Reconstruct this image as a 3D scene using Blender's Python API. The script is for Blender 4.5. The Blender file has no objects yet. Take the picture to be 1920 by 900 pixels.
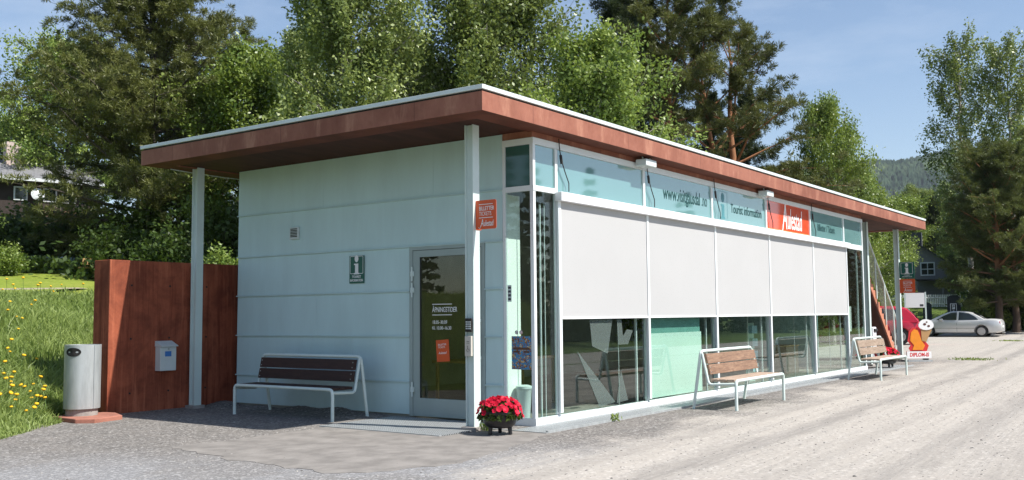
import bpy, bmesh, math, random
import numpy as np
from mathutils import Vector, Matrix

# ------------------------------------------------------------------ scene, camera, light
SC = bpy.context.scene
COL = SC.collection
rad = math.radians

cam_d = bpy.data.cameras.new('Camera')
cam_d.sensor_width = 36.0
cam_d.lens = 1837.0 / 1920 * 36
cam_d.clip_start = 0.1
cam_d.clip_end = 20000
cam = bpy.data.objects.new('Camera', cam_d)
COL.objects.link(cam)
CAM = Vector((-10.445, -7.173, 1.42))
_p, _a, _r = 0.0769, 0.624, -0.0091
fw = Vector((math.cos(_a) * math.cos(_p), math.sin(_a) * math.cos(_p), math.sin(_p)))
rt = Vector((math.sin(_a), -math.cos(_a), 0))
up = rt.cross(fw)
rt2 = rt * math.cos(_r) + up * math.sin(_r)
up2 = -rt * math.sin(_r) + up * math.cos(_r)
m = Matrix((rt2, up2, -fw)).transposed().to_4x4()
m.translation = CAM
cam.matrix_world = m
SC.camera = cam

SUN = Vector((0.20, -1.0, 1.30)).normalized()          # towards the sun
sun_el = math.asin(SUN.z)
world = bpy.data.worlds.new('World')
SC.world = world
world.use_nodes = True
wn = world.node_tree
wn.nodes.clear()
sky = wn.nodes.new('ShaderNodeTexSky')
sky.sky_type = 'NISHITA'
sky.sun_disc = False
sky.sun_elevation = sun_el
sky.sun_rotation = math.atan2(SUN.x, SUN.y)
sky.altitude = 300
sky.air_density = 1.0
sky.dust_density = 0.9
sky.ozone_density = 1.4
bg = wn.nodes.new('ShaderNodeBackground')
bg.inputs['Strength'].default_value = 0.105
wo = wn.nodes.new('ShaderNodeOutputWorld')
wn.links.new(bg.outputs[0], wo.inputs[0])
# a little thin high cloud over the sky colour
tcw = wn.nodes.new('ShaderNodeTexCoord')
mpw = wn.nodes.new('ShaderNodeMapping')
mpw.inputs['Scale'].default_value = (1.2, 1.2, 4.5)
nzw = wn.nodes.new('ShaderNodeTexNoise')
nzw.inputs['Scale'].default_value = 2.2
nzw.inputs['Detail'].default_value = 7
nzw.inputs['Roughness'].default_value = 0.62
rpw = wn.nodes.new('ShaderNodeMapRange')
rpw.inputs[1].default_value = 0.50
rpw.inputs[2].default_value = 0.85
rpw.inputs[3].default_value = 0.0
rpw.inputs[4].default_value = 0.35
mxw = wn.nodes.new('ShaderNodeMix')
mxw.data_type = 'RGBA'
mxw.inputs[7].default_value = (6.6, 7.1, 7.8, 1)
wn.links.new(tcw.outputs['Generated'], mpw.inputs[0])
wn.links.new(mpw.outputs[0], nzw.inputs['Vector'])
wn.links.new(nzw.outputs[0], rpw.inputs[0])
wn.links.new(rpw.outputs[0], mxw.inputs[0])
wn.links.new(sky.outputs[0], mxw.inputs[6])
wn.links.new(mxw.outputs[2], bg.inputs[0])

sun_d = bpy.data.lights.new('Sun', 'SUN')
sun_d.energy = 5.0
sun_d.angle = rad(0.53)
sun_d.color = (1.0, 0.955, 0.88)
sun = bpy.data.objects.new('Sun', sun_d)
COL.objects.link(sun)
sun.rotation_euler = SUN.to_track_quat('Z', 'Y').to_euler()

SC.view_settings.view_transform = 'Standard'
SC.view_settings.look = 'None'
SC.view_settings.gamma = 1
SC.view_settings.use_curve_mapping = False
SC.view_settings.exposure = 0.6
SC.render.engine = 'CYCLES'
SC.cycles.use_denoising = True
SC.cycles.denoising_prefilter = 'NONE'
SC.cycles.max_bounces = 8
SC.cycles.transparent_max_bounces = 16
SC.cycles.caustics_reflective = False
SC.cycles.caustics_refractive = False

# ------------------------------------------------------------------ helpers
rnd = random.Random(7)


class NT:
    """small node-graph writer"""
    def __init__(s, mat):
        mat.use_nodes = True
        s.t = mat.node_tree
        s.t.nodes.clear()

    def n(s, typ, props=None, **inp):
        nd = s.t.nodes.new('ShaderNode' + typ)
        for k, v in (props or {}).items():
            setattr(nd, k, v)
        for k, v in inp.items():
            key = int(k[1:]) if k[0] == 'i' and k[1:].isdigit() else k.replace('_', ' ')
            if isinstance(v, bpy.types.NodeSocket):
                s.t.links.new(v, nd.inputs[key])
            else:
                nd.inputs[key].default_value = v
        return nd

    def math(s, op, a, b=0.0, c=0.0, clamp=False):
        nd = s.n('Math', {'operation': op, 'use_clamp': clamp}, i0=a, i1=b, i2=c)
        return nd.outputs[0]

    def mix(s, f, a, b, blend='MIX'):
        nd = s.n('Mix', {'data_type': 'RGBA', 'blend_type': blend}, i0=f, i6=a, i7=b)
        return nd.outputs[2]

    def rng(s, v, a, b, c=0.0, d=1.0, smooth=True):
        nd = s.n('MapRange', {'interpolation_type': 'SMOOTHSTEP' if smooth else 'LINEAR'}, i0=v, i1=a, i2=b, i3=c, i4=d)
        return nd.outputs[0]

    def noise(s, vec, scale, detail=4, rough=0.55, dist=0.0):
        nd = s.n('TexNoise', None, Vector=vec, Scale=scale, Detail=detail, Roughness=rough, Distortion=dist)
        return nd.outputs[0]

    def out(s, sh):
        o = s.t.nodes.new('ShaderNodeOutputMaterial')
        s.t.links.new(sh, o.inputs[0])


def c4(c, k=1.0):
    return (c[0] * k, c[1] * k, c[2] * k, 1)


def mat(name, col, rough=0.5, metal=0.0, spec=0.5, var=0.08, vs=3.0, bump=0.0, bs=40.0, coat=0.0, stretch=(1, 1, 1)):
    mt = bpy.data.materials.new(name)
    g = NT(mt)
    tc = g.n('TexCoord').outputs['Object']
    mp = g.n('Mapping', None, Vector=tc, Scale=stretch).outputs[0]
    nz = g.noise(mp, vs, 6, 0.6)
    f = g.rng(nz, 0.28, 0.72)
    colr = g.mix(f, c4(col, 1 - var), c4(col, 1 + var))
    p = g.n('BsdfPrincipled', None, Base_Color=colr, Roughness=rough, Metallic=metal)
    p.inputs['Specular IOR Level'].default_value = spec
    p.inputs['Coat Weight'].default_value = coat
    if bump:
        b = g.n('Bump', None, Strength=bump, Distance=0.01, Height=g.noise(mp, bs, 4, 0.6))
        g.t.links.new(b.outputs[0], p.inputs['Normal'])
    g.out(p.outputs[0])
    return mt


class MB:
    """collects boxes, tubes, prisms, lathes into one mesh"""
    def __init__(s):
        s.v = []; s.f = []; s.mi = []; s.cur = 0

    def add(s, vs, fs):
        o = len(s.v)
        s.v += [tuple(v) for v in vs]
        for f in fs:
            s.f.append([i + o for i in f])
            s.mi.append(s.cur)
        return s

    def box(s, x0, x1, y0, y1, z0, z1, M=None):
        vs = [Vector((x, y, z)) for z in (z0, z1) for y in (y0, y1) for x in (x0, x1)]
        if M is not None:
            vs = [M @ v for v in vs]
        return s.add(vs, [(0, 2, 3, 1), (4, 5, 7, 6), (0, 1, 5, 4), (2, 6, 7, 3), (0, 4, 6, 2), (1, 3, 7, 5)])

    def tube(s, pts, r, n=8, cap=True):
        pts = [Vector(p) for p in pts]
        rs = r if isinstance(r, (list, tuple)) else [r] * len(pts)
        vs, fs = [], []
        ref = None
        for i, p in enumerate(pts):
            d = (pts[min(i + 1, len(pts) - 1)] - pts[max(i - 1, 0)]).normalized()
            if ref is None:
                a = Vector((0, 0, 1)) if abs(d.z) < 0.9 else Vector((1, 0, 0))
                u = d.cross(a).normalized()
            else:
                u = (ref - d * ref.dot(d)).normalized()
            ref = u
            w = d.cross(u)
            k = 1.0
            if 0 < i < len(pts) - 1:
                c = (pts[i] - pts[i - 1]).normalized().dot(d)
                k = 1 / max(c, 0.6)
            for j in range(n):
                t = 2 * math.pi * j / n
                vs.append(p + (u * math.cos(t) + w * math.sin(t)) * rs[i] * (k if n > 6 else 1))
        for i in range(len(pts) - 1):
            for j in range(n):
                a, b = i * n + j, i * n + (j + 1) % n
                fs.append((a, b, b + n, a + n))
        if cap:
            fs.append(tuple(range(n - 1, -1, -1)))
            fs.append(tuple(range((len(pts) - 1) * n, len(pts) * n)))
        return s.add(vs, fs)

    def prism(s, poly, h, M):
        """poly: (u,v) outline, extruded by h along local z, placed by matrix M"""
        n = len(poly)
        vs = [M @ Vector((p[0], p[1], 0)) for p in poly] + [M @ Vector((p[0], p[1], h)) for p in poly]
        fs = [tuple(range(n - 1, -1, -1)), tuple(range(n, 2 * n))]
        fs += [(i, (i + 1) % n, n + (i + 1) % n, n + i) for i in range(n)]
        return s.add(vs, fs)

    def lathe(s, prof, n=32, c=(0, 0, 0), closed=False, ang=2 * math.pi):
        vs, fs = [], []
        for r, z in prof:
            for j in range(n):
                t = ang * j / n
                vs.append((c[0] + r * math.cos(t), c[1] + r * math.sin(t), c[2] + z))
        for i in range(len(prof) - 1):
            for j in range(n):
                a, b = i * n + j, i * n + (j + 1) % n
                fs.append((a, b, b + n, a + n))
        fs.append(tuple(range(n - 1, -1, -1)))
        fs.append(tuple(range((len(prof) - 1) * n, len(prof) * n)))
        return s.add(vs, fs)

    def build(s, name, mats, parent=None, smooth=None, bevel=0.0):
        me = bpy.data.meshes.new(name)
        me.from_pydata(s.v, [], s.f)
        for mt in (mats if isinstance(mats, (list, tuple)) else [mats]):
            me.materials.append(mt)
        me.polygons.foreach_set('material_index', s.mi)
        bm = bmesh.new(); bm.from_mesh(me)
        bmesh.ops.recalc_face_normals(bm, faces=bm.faces)
        bm.to_mesh(me); bm.free()
        if smooth is not None:
            me.polygons.foreach_set('use_smooth', [True] * len(me.polygons))
            me.set_sharp_from_angle(angle=rad(smooth))
        o = bpy.data.objects.new(name, me)
        COL.objects.link(o)
        if parent:
            o.parent = parent
        if bevel:
            b = o.modifiers.new('Bevel', 'BEVEL')
            b.width = bevel; b.segments = 2; b.limit_method = 'ANGLE'
        return o


def tag(o, label=None, cat=None, group=None, kind=None):
    if label: o['label'] = label
    if cat: o['category'] = cat
    if group: o['group'] = group
    if kind: o['kind'] = kind
    return o


def thing(name, label, cat, loc=(0, 0, 0), rz=0.0, group=None):
    o = bpy.data.objects.new(name, None)
    o.empty_display_size = 0.2
    COL.objects.link(o)
    o.location = loc
    o.rotation_euler = (0, 0, rz)
    return tag(o, label, cat, group)


def dup(root, loc, rz=0.0, sc=1.0, label=None, group=None, name=None):
    r = root.copy(); COL.objects.link(r)
    r.location = loc; r.rotation_euler = (0, 0, rz)
    r.scale = (sc, sc, sc) if not isinstance(sc, (tuple, list)) else sc
    if label: r['label'] = label
    if group: r['group'] = group
    elif 'group' in r: del r['group']
    for ch in list(root.children):
        c = ch.copy(); COL.objects.link(c); c.parent = r
        for g_ in ch.children:
            d = g_.copy(); COL.objects.link(d); d.parent = c
    return r


def text(name, s, size, mt, parent, M, align='CENTER', shear=0.0, sx=1.0, ext=0.001, off=0.0):
    cu = bpy.data.curves.new(name, 'FONT')
    cu.body = s; cu.size = size; cu.align_x = align; cu.align_y = 'CENTER'
    cu.shear = shear; cu.extrude = ext; cu.offset = off; cu.resolution_u = 4
    tmp = bpy.data.objects.new(name, cu); COL.objects.link(tmp)
    dg = bpy.context.evaluated_depsgraph_get()
    me = bpy.data.meshes.new_from_object(tmp.evaluated_get(dg))
    bpy.data.objects.remove(tmp); bpy.data.curves.remove(cu)
    me.transform(M @ Matrix.Diagonal((sx, 1, 1, 1)))
    me.materials.clear(); me.materials.append(mt)
    return me


def lettering(name, items, mt, parent):
    """several text runs joined into ONE mesh object; items: (string,size,M,align,shear,sx,off)"""
    bm = bmesh.new()
    for it in items:
        if isinstance(it, MB):
            me = bpy.data.meshes.new('t'); me.from_pydata(it.v, [], it.f)
        else:
            s, size, M, align, shear, sx, off = it
            me = text('t', s, size, mt, None, M, align, shear, sx, 0.001, off)
        bm.from_mesh(me)
        bpy.data.meshes.remove(me)
    me = bpy.data.meshes.new(name)
    bm.to_mesh(me); bm.free()
    me.materials.clear()
    me.materials.append(mt)
    me.polygons.foreach_set('material_index', [0] * len(me.polygons))
    o = bpy.data.objects.new(name, me); COL.objects.link(o)
    if parent: o.parent = parent
    return o


def facing_front(x, y, z):      # text plane facing -Y, reading towards +X
    return Matrix.Translation((x, y, z)) @ Matrix.Rotation(rad(90), 4, 'X')


def facing_side(x, y, z, roll=0.0):       # text plane facing -X, reading towards -Y
    return Matrix.Translation((x, y, z)) @ Matrix.Rotation(rad(-90), 4, 'Z') @ Matrix.Rotation(rad(90), 4, 'X') @ Matrix.Rotation(roll, 4, 'Z')


# ------------------------------------------------------------------ terrain height
def sst(t):
    t = np.clip(t, 0, 1); return t * t * (3 - 2 * t)


def y_edge(x):
    x = np.asarray(x, float)
    return np.where(x > -2.7, 6.27, 6.27 + 0.835 * (x + 2.7))


def H(x, y):
    x = np.asarray(x, float); y = np.asarray(y, float)
    d = y - y_edge(x)
    d = np.where(x < -8, d * (1 - sst((-x - 8) / 10)), d)
    prof = np.interp(d, [-1, 0, 1.0, 8, 26, 40, 100, 300, 900], [0, 0.0, 0.22, 2.0, 3.5, 7.0, 17, 40, 60])
    k = 1 - 0.72 * sst((x - 16) / 24)
    z = prof * k
    r = np.interp(x, [-1e5, 50, 58, 62, 66, 120, 400, 1e5], [0, 0, .35, 1.3, 1.7, 4, 12, 12])
    z = z + r * sst((y + 14) / 8)
    # ground falls away in front, towards the road behind the camera
    fall = np.interp(-y, [8, 14, 20, 60, 1e4], [0, -.7, -.95, -.95, -.95])
    z = z + fall
    fall2 = np.interp(-x, [14, 22, 1e4], [0, -.5, -.5]) * sst((20 - y) / 12)
    return z + fall2


def h1(x, y):
    return float(H(x, y))


# ------------------------------------------------------------------ materials
def make_ground():
    mt = bpy.data.materials.new('ground')
    g = NT(mt)
    pos = g.n('NewGeometry').outputs['Position']
    sep = g.n('SeparateXYZ', None, Vector=pos)
    x, y = sep.outputs[0], sep.outputs[1]
    grass = g.n('Attribute', {'attribute_name': 'grass'}).outputs['Fac']
    lawn = g.n('Attribute', {'attribute_name': 'lawn'}).outputs['Fac']
    asph = g.n('Attribute', {'attribute_name': 'asphalt'}).outputs['Fac']
    fine = g.noise(pos, 55, 3, 0.7)
    grit = g.n('TexVoronoi', None, Vector=pos, Scale=38.0).outputs['Color']
    gritv = g.n('SeparateColor', None, Color=grit).outputs[0]
    med = g.noise(pos, 2.6, 6, 0.65)
    big = g.noise(pos, 0.55, 5, 0.6, 0.6)
    # grey gravel around the building
    gcol = g.mix(g.rng(fine, 0.3, 0.7), (.098, .092, .086, 1), (.245, .231, .218, 1))
    gcol = g.mix(g.math('MULTIPLY', g.rng(gritv, 0.72, 0.95), 0.55), gcol, (.46, .44, .42, 1))
    gcol = g.mix(g.math('MULTIPLY', g.rng(gritv, 0.22, 0.05), 0.6), gcol, (.07, .065, .06, 1))
    gcol = g.mix(g.rng(med, 0.42, 0.68, 0, 0.45), gcol, (.25, .23, .21, 1))
    # bluish worn asphalt with chips in front
    acol = g.mix(g.rng(fine, 0.3, 0.7), (.15, .15, .155, 1), (.305, .302, .305, 1))
    acol = g.mix(g.math('MULTIPLY', g.rng(gritv, 0.7, 0.95), 0.45), acol, (.48, .48, .48, 1))
    chips = g.noise(g.n('Mapping', None, Vector=pos, Scale=(1.4, 3.2, 1)).outputs[0], 1.5, 6, 0.7)
    acol = g.mix(g.rng(chips, 0.60, 0.70, 0, 0.4), acol, (.40, .385, .37, 1))
    acol = g.mix(g.rng(big, 0.45, 0.62, 0, 0.5), acol, gcol)
    # sandy lane with wheel streaks
    vv = g.math('SUBTRACT', y, g.math('MULTIPLY', x, 0.056))
    cmb = g.n('CombineXYZ', None, X=g.math('MULTIPLY', x, 0.055), Y=g.math('MULTIPLY', vv, 1.5)).outputs[0]
    streak = g.noise(cmb, 1.6, 7, 0.66, 0.35)
    cmb2 = g.n('CombineXYZ', None, X=g.math('MULTIPLY', x, 0.35), Y=g.math('MULTIPLY', vv, 5.0)).outputs[0]
    streak2 = g.noise(cmb2, 1.3, 6, 0.7, 0.5)
    scol = g.mix(g.rng(streak, 0.28, 0.62), (.325, .302, .276, 1), (.405, .372, .332, 1))
    scol = g.mix(g.rng(streak2, 0.35, 0.70, 0, 0.55), scol, (.43, .40, .365, 1))
    scol = g.mix(g.rng(fine, 0.35, 0.75, 0.10, 0.0), scol, (.15, .145, .14, 1))
    scol = g.mix(g.math('MULTIPLY', g.rng(gritv, 0.12, 0.02), 0.45), scol, (.14, .135, .13, 1))
    scol = g.mix(g.math('MULTIPLY', g.rng(gritv, 0.90, 0.98), 0.4), scol, (.66, .63, .59, 1))
    # worn wheel tracks of coarser, darker grit
    curve = g.math('ADD', g.math('MULTIPLY', x, 0.027), g.math('MULTIPLY', g.math('MULTIPLY', x, x), 0.001))
    wob = g.math('MULTIPLY', g.math('SUBTRACT', g.noise(pos, 0.9, 5, .65), .5), 0.55)
    yc = g.math('ADD', g.math('SUBTRACT', y, curve), wob)
    brk = g.noise(cmb2, 2.4, 5, .7)
    for y0, w_, a_ in ((-2.97, .17, .75), (-4.75, .22, .55), (-3.9, .10, .30), (-2.1, .12, .35), (-5.6, .2, .4)):
        dist = g.math('ABSOLUTE', g.math('SUBTRACT', yc, y0))
        k = g.math('MULTIPLY', g.rng(dist, w_ * 1.7, w_ * .3), g.rng(brk, .30, .62, .25, a_))
        scol = g.mix(k, scol, (.225, .21, .195, 1))
    edge = g.math('ADD', vv, g.math('MULTIPLY', g.math('SUBTRACT', big, 0.5), 2.6))
    edge = g.math('ADD', edge, g.math('MULTIPLY', g.math('SUBTRACT', streak2, 0.5), 1.4))
    lane = g.rng(edge, -1.1, -2.2)
    far = g.rng(x, 17.0, 24.0)
    lane = g.math('MAXIMUM', lane, g.math('MULTIPLY', far, g.rng(edge, 9.0, 5.0)))
    base = g.mix(asph, gcol, acol)
    base = g.mix(lane, base, scol)
    # grass soil and lawn
    gn = g.noise(pos, 7.0, 6, 0.7)
    grcol = g.mix(g.rng(gn, 0.3, 0.7), (.05, .085, .016, 1), (.13, .19, .035, 1))
    grcol = g.mix(g.rng(g.noise(pos, .35, 6, .7), .40, .60, 0, .6), grcol, (.045, .06, .018, 1))
    ln = g.noise(pos, 9.0, 6, 0.7)
    lnb = g.noise(pos, 0.8, 4, 0.6)
    lcol = g.mix(g.rng(ln, 0.3, 0.7), (.135, .185, .022, 1), (.22, .275, .042, 1))
    lcol = g.mix(g.rng(lnb, 0.42, 0.62, 0.0, 0.5), lcol, (.25, .275, .055, 1))
    gm = g.math('ADD', grass, g.math('MULTIPLY', g.math('SUBTRACT', g.noise(pos, 5, 5, .7), .5), .9))
    base = g.mix(g.rng(gm, 0.40, 0.60), base, grcol)
    base = g.mix(lawn, base, lcol)
    p = g.n('BsdfPrincipled', None, Base_Color=base, Roughness=0.95)
    p.inputs['Specular IOR Level'].default_value = 0.15
    hgt = g.math('ADD', g.math('MULTIPLY', fine, 0.6), g.math('MULTIPLY', gritv, 0.5))
    b = g.n('Bump', None, Strength=g.rng(lane, 0, 1, .55, .22), Distance=0.012, Height=hgt)
    b2 = g.n('Bump', None, Strength=0.5, Distance=0.05, Height=g.math('ADD', med, streak), Normal=b.outputs[0])
    g.t.links.new(b2.outputs[0], p.inputs['Normal'])
    g.out(p.outputs[0])
    return mt


def leaf_mat(name, dark, light, trans=0.35, gloss=0.25, yellow=None):
    mt = bpy.data.materials.new(name)
    g = NT(mt)
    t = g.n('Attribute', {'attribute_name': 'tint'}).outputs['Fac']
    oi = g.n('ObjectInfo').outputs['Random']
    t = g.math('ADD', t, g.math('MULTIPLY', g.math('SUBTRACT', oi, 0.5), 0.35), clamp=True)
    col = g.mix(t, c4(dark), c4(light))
    p = g.n('BsdfPrincipled', None, Base_Color=col, Roughness=0.42)
    p.inputs['Specular IOR Level'].default_value = gloss
    tr = g.n('BsdfTranslucent', None, Color=g.mix(0.5, col, c4((light[0] * 1.5, light[1] * 1.5, light[2]))))
    mx = g.n('MixShader', None, i0=trans, i1=p.outputs[0], i2=tr.outputs[0])
    g.out(mx.outputs[0])
    return mt


def glass_mat(name, tint, ior=1.6, rough=0.0, film=0.0, filmcol=(0.5, 0.6, 0.6)):
    mt = bpy.data.materials.new(name)
    g = NT(mt)
    bk = g.n('NewGeometry').outputs['Backfacing']
    fr = g.n('Fresnel', None, IOR=g.rng(bk, 0.0, 1.0, ior, 1.0 / ior, False)).outputs[0]
    tr = g.n('BsdfTransparent', None, Color=c4(tint)).outputs[0]
    if film:
        df = g.n('BsdfDiffuse', None, Color=c4(filmcol)).outputs[0]
        tr = g.n('MixShader', None, i0=film, i1=tr, i2=df).outputs[0]
    gl = g.n('BsdfGlossy', None, Color=(1, 1, 1, 1), Roughness=rough).outputs[0]
    g.out(g.n('MixShader', None, i0=fr, i1=tr, i2=gl).outputs[0])
    return mt


def copper_mat():
    mt = bpy.data.materials.new('red_stained_panel')
    g = NT(mt)
    tc = g.n('TexCoord').outputs['Object']
    sep = g.n('SeparateXYZ', None, Vector=tc)
    s = g.math('ADD', sep.outputs[0], sep.outputs[1])
    run = g.n('CombineXYZ', None, X=g.math('MULTIPLY', s, 2.2), Y=g.math('MULTIPLY', sep.outputs[2], 0.5)).outputs[0]
    v = g.noise(run, 1.6, 8, 0.72, 0.15)
    b = g.noise(tc, 0.9, 6, 0.65, 0.5)
    sp = g.noise(tc, 14, 5, 0.7)
    col = g.mix(g.rng(b, 0.32, 0.68), (.225, .082, .052, 1), (.345, .140, .094, 1))
    col = g.mix(g.rng(v, 0.50, 0.70, 0, 0.7), col, (.50, .245, .165, 1))
    col = g.mix(g.rng(v, 0.46, 0.28, 0, 0.6), col, (.19, .052, .030, 1))
    col = g.mix(g.rng(sp, 0.35, 0.7, 0, 0.22), col, (.19, .060, .040, 1))
    # panel joints every 2.4 m
    fr = g.math('FRACT', g.math('DIVIDE', g.math('ADD', s, 1000.3), 2.45))
    j = g.math('LESS_THAN', fr, 0.005)
    col = g.mix(g.math('MULTIPLY', j, 0.6), col, (.12, .04, .03, 1))
    p = g.n('BsdfPrincipled', None, Base_Color=col, Roughness=0.62)
    p.inputs['Specular IOR Level'].default_value = 0.3
    g.t.links.new(g.n('Bump', None, Strength=0.15, Distance=0.01, Height=sp).outputs[0], p.inputs['Normal'])
    g.out(p.outputs[0])
    return mt


def redwall_mat():
    mt = bpy.data.materials.new('red_stained_concrete')
    g = NT(mt)
    tc = g.n('TexCoord').outputs['Object']
    sep = g.n('SeparateXYZ', None, Vector=tc)
    run = g.n('CombineXYZ', None, X=g.math('MULTIPLY', sep.outputs[0], 9.0), Y=g.math('MULTIPLY', sep.outputs[1], 9.0), Z=g.math('MULTIPLY', sep.outputs[2], 0.5)).outputs[0]
    v = g.noise(run, 0.9, 7, 0.7, 0.2)
    b = g.noise(tc, 1.5, 7, 0.68, 0.4)
    f = g.noise(tc, 26, 5, 0.7)
    col = g.mix(g.rng(b, 0.3, 0.7), (.16, .042, .024, 1), (.40, .112, .058, 1))
    col = g.mix(g.rng(v, 0.50, 0.68, 0, 0.75), col, (.52, .17, .09, 1))
    col = g.mix(g.rng(v, 0.48, 0.34, 0, 0.75), col, (.14, .030, .016, 1))
    col = g.mix(g.rng(f, 0.45, 0.75, 0, 0.25), col, (.20, .06, .035, 1))
    p = g.n('BsdfPrincipled', None, Base_Color=col, Roughness=0.85)
    p.inputs['Specular IOR Level'].default_value = 0.2
    g.t.links.new(g.n('Bump', None, Strength=0.3, Distance=0.01, Height=g.math('ADD', f, v)).outputs[0], p.inputs['Normal'])
    g.out(p.outputs[0])
    return mt


def wood_mat(name, a, b, c, rough=0.7, axis=(1.5, 14, 14)):
    mt = bpy.data.materials.new(name)
    g = NT(mt)
    tc = g.n('TexCoord').outputs['Object']
    mp = g.n('Mapping', None, Vector=tc, Scale=axis).outputs[0]
    n1 = g.noise(mp, 2.2, 8, 0.7, 1.2)
    n2 = g.noise(mp, 9, 6, 0.7, 0.3)
    col = g.mix(g.rng(n1, 0.32, 0.68), c4(a), c4(b))
    col = g.mix(g.rng(n2, 0.45, 0.8, 0, 0.7), col, c4(c))
    p = g.n('BsdfPrincipled', None, Base_Color=col, Roughness=rough)
    g.t.links.new(g.n('Bump', None, Strength=0.25, Distance=0.005, Height=n2).outputs[0], p.inputs['Normal'])
    g.out(p.outputs[0])
    return mt


def grate_mat():
    mt = bpy.data.materials.new('galvanised_grating')
    g = NT(mt)
    pos = g.n('NewGeometry').outputs['Position']
    br = g.n('TexBrick', {'offset': 0.0}, Vector=pos, Scale=1.0)
    br.inputs['Mortar Size'].default_value = 0.006
    br.inputs['Brick Width'].default_value = 0.033
    br.inputs['Row Height'].default_value = 0.033
    br.inputs['Color1'].default_value = (.05, .055, .06, 1)
    br.inputs['Color2'].default_value = (.08, .085, .09, 1)
    br.inputs['Mortar'].default_value = (.50, .53, .54, 1)
    p = g.n('BsdfPrincipled', None, Base_Color=br.outputs[0], Roughness=0.5, Metallic=0.3)
    g.out(p.outputs[0])
    return mt


def pine_bark():
    mt = bpy.data.materials.new('pine_bark')
    g = NT(mt)
    tc = g.n('TexCoord').outputs['Object']
    z = g.n('SeparateXYZ', None, Vector=tc).outputs[2]
    n = g.noise(g.n('Mapping', None, Vector=tc, Scale=(1, 1, .35)).outputs[0], 8, 6, .7)
    lo = g.mix(n, (.045, .035, .028, 1), (.15, .105, .08, 1))
    hi = g.mix(n, (.20, .085, .042, 1), (.40, .20, .105, 1))
    f = g.rng(g.math('ADD', z, g.math('MULTIPLY', n, 2.0)), 3.4, 5.6)
    p = g.n('BsdfPrincipled', None, Base_Color=g.mix(f, lo, hi), Roughness=.9)
    p.inputs['Specular IOR Level'].default_value = .2
    g.t.links.new(g.n('Bump', None, Strength=.5, Distance=.02, Height=n).outputs[0], p.inputs['Normal'])
    g.out(p.outputs[0])
    return mt


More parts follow.
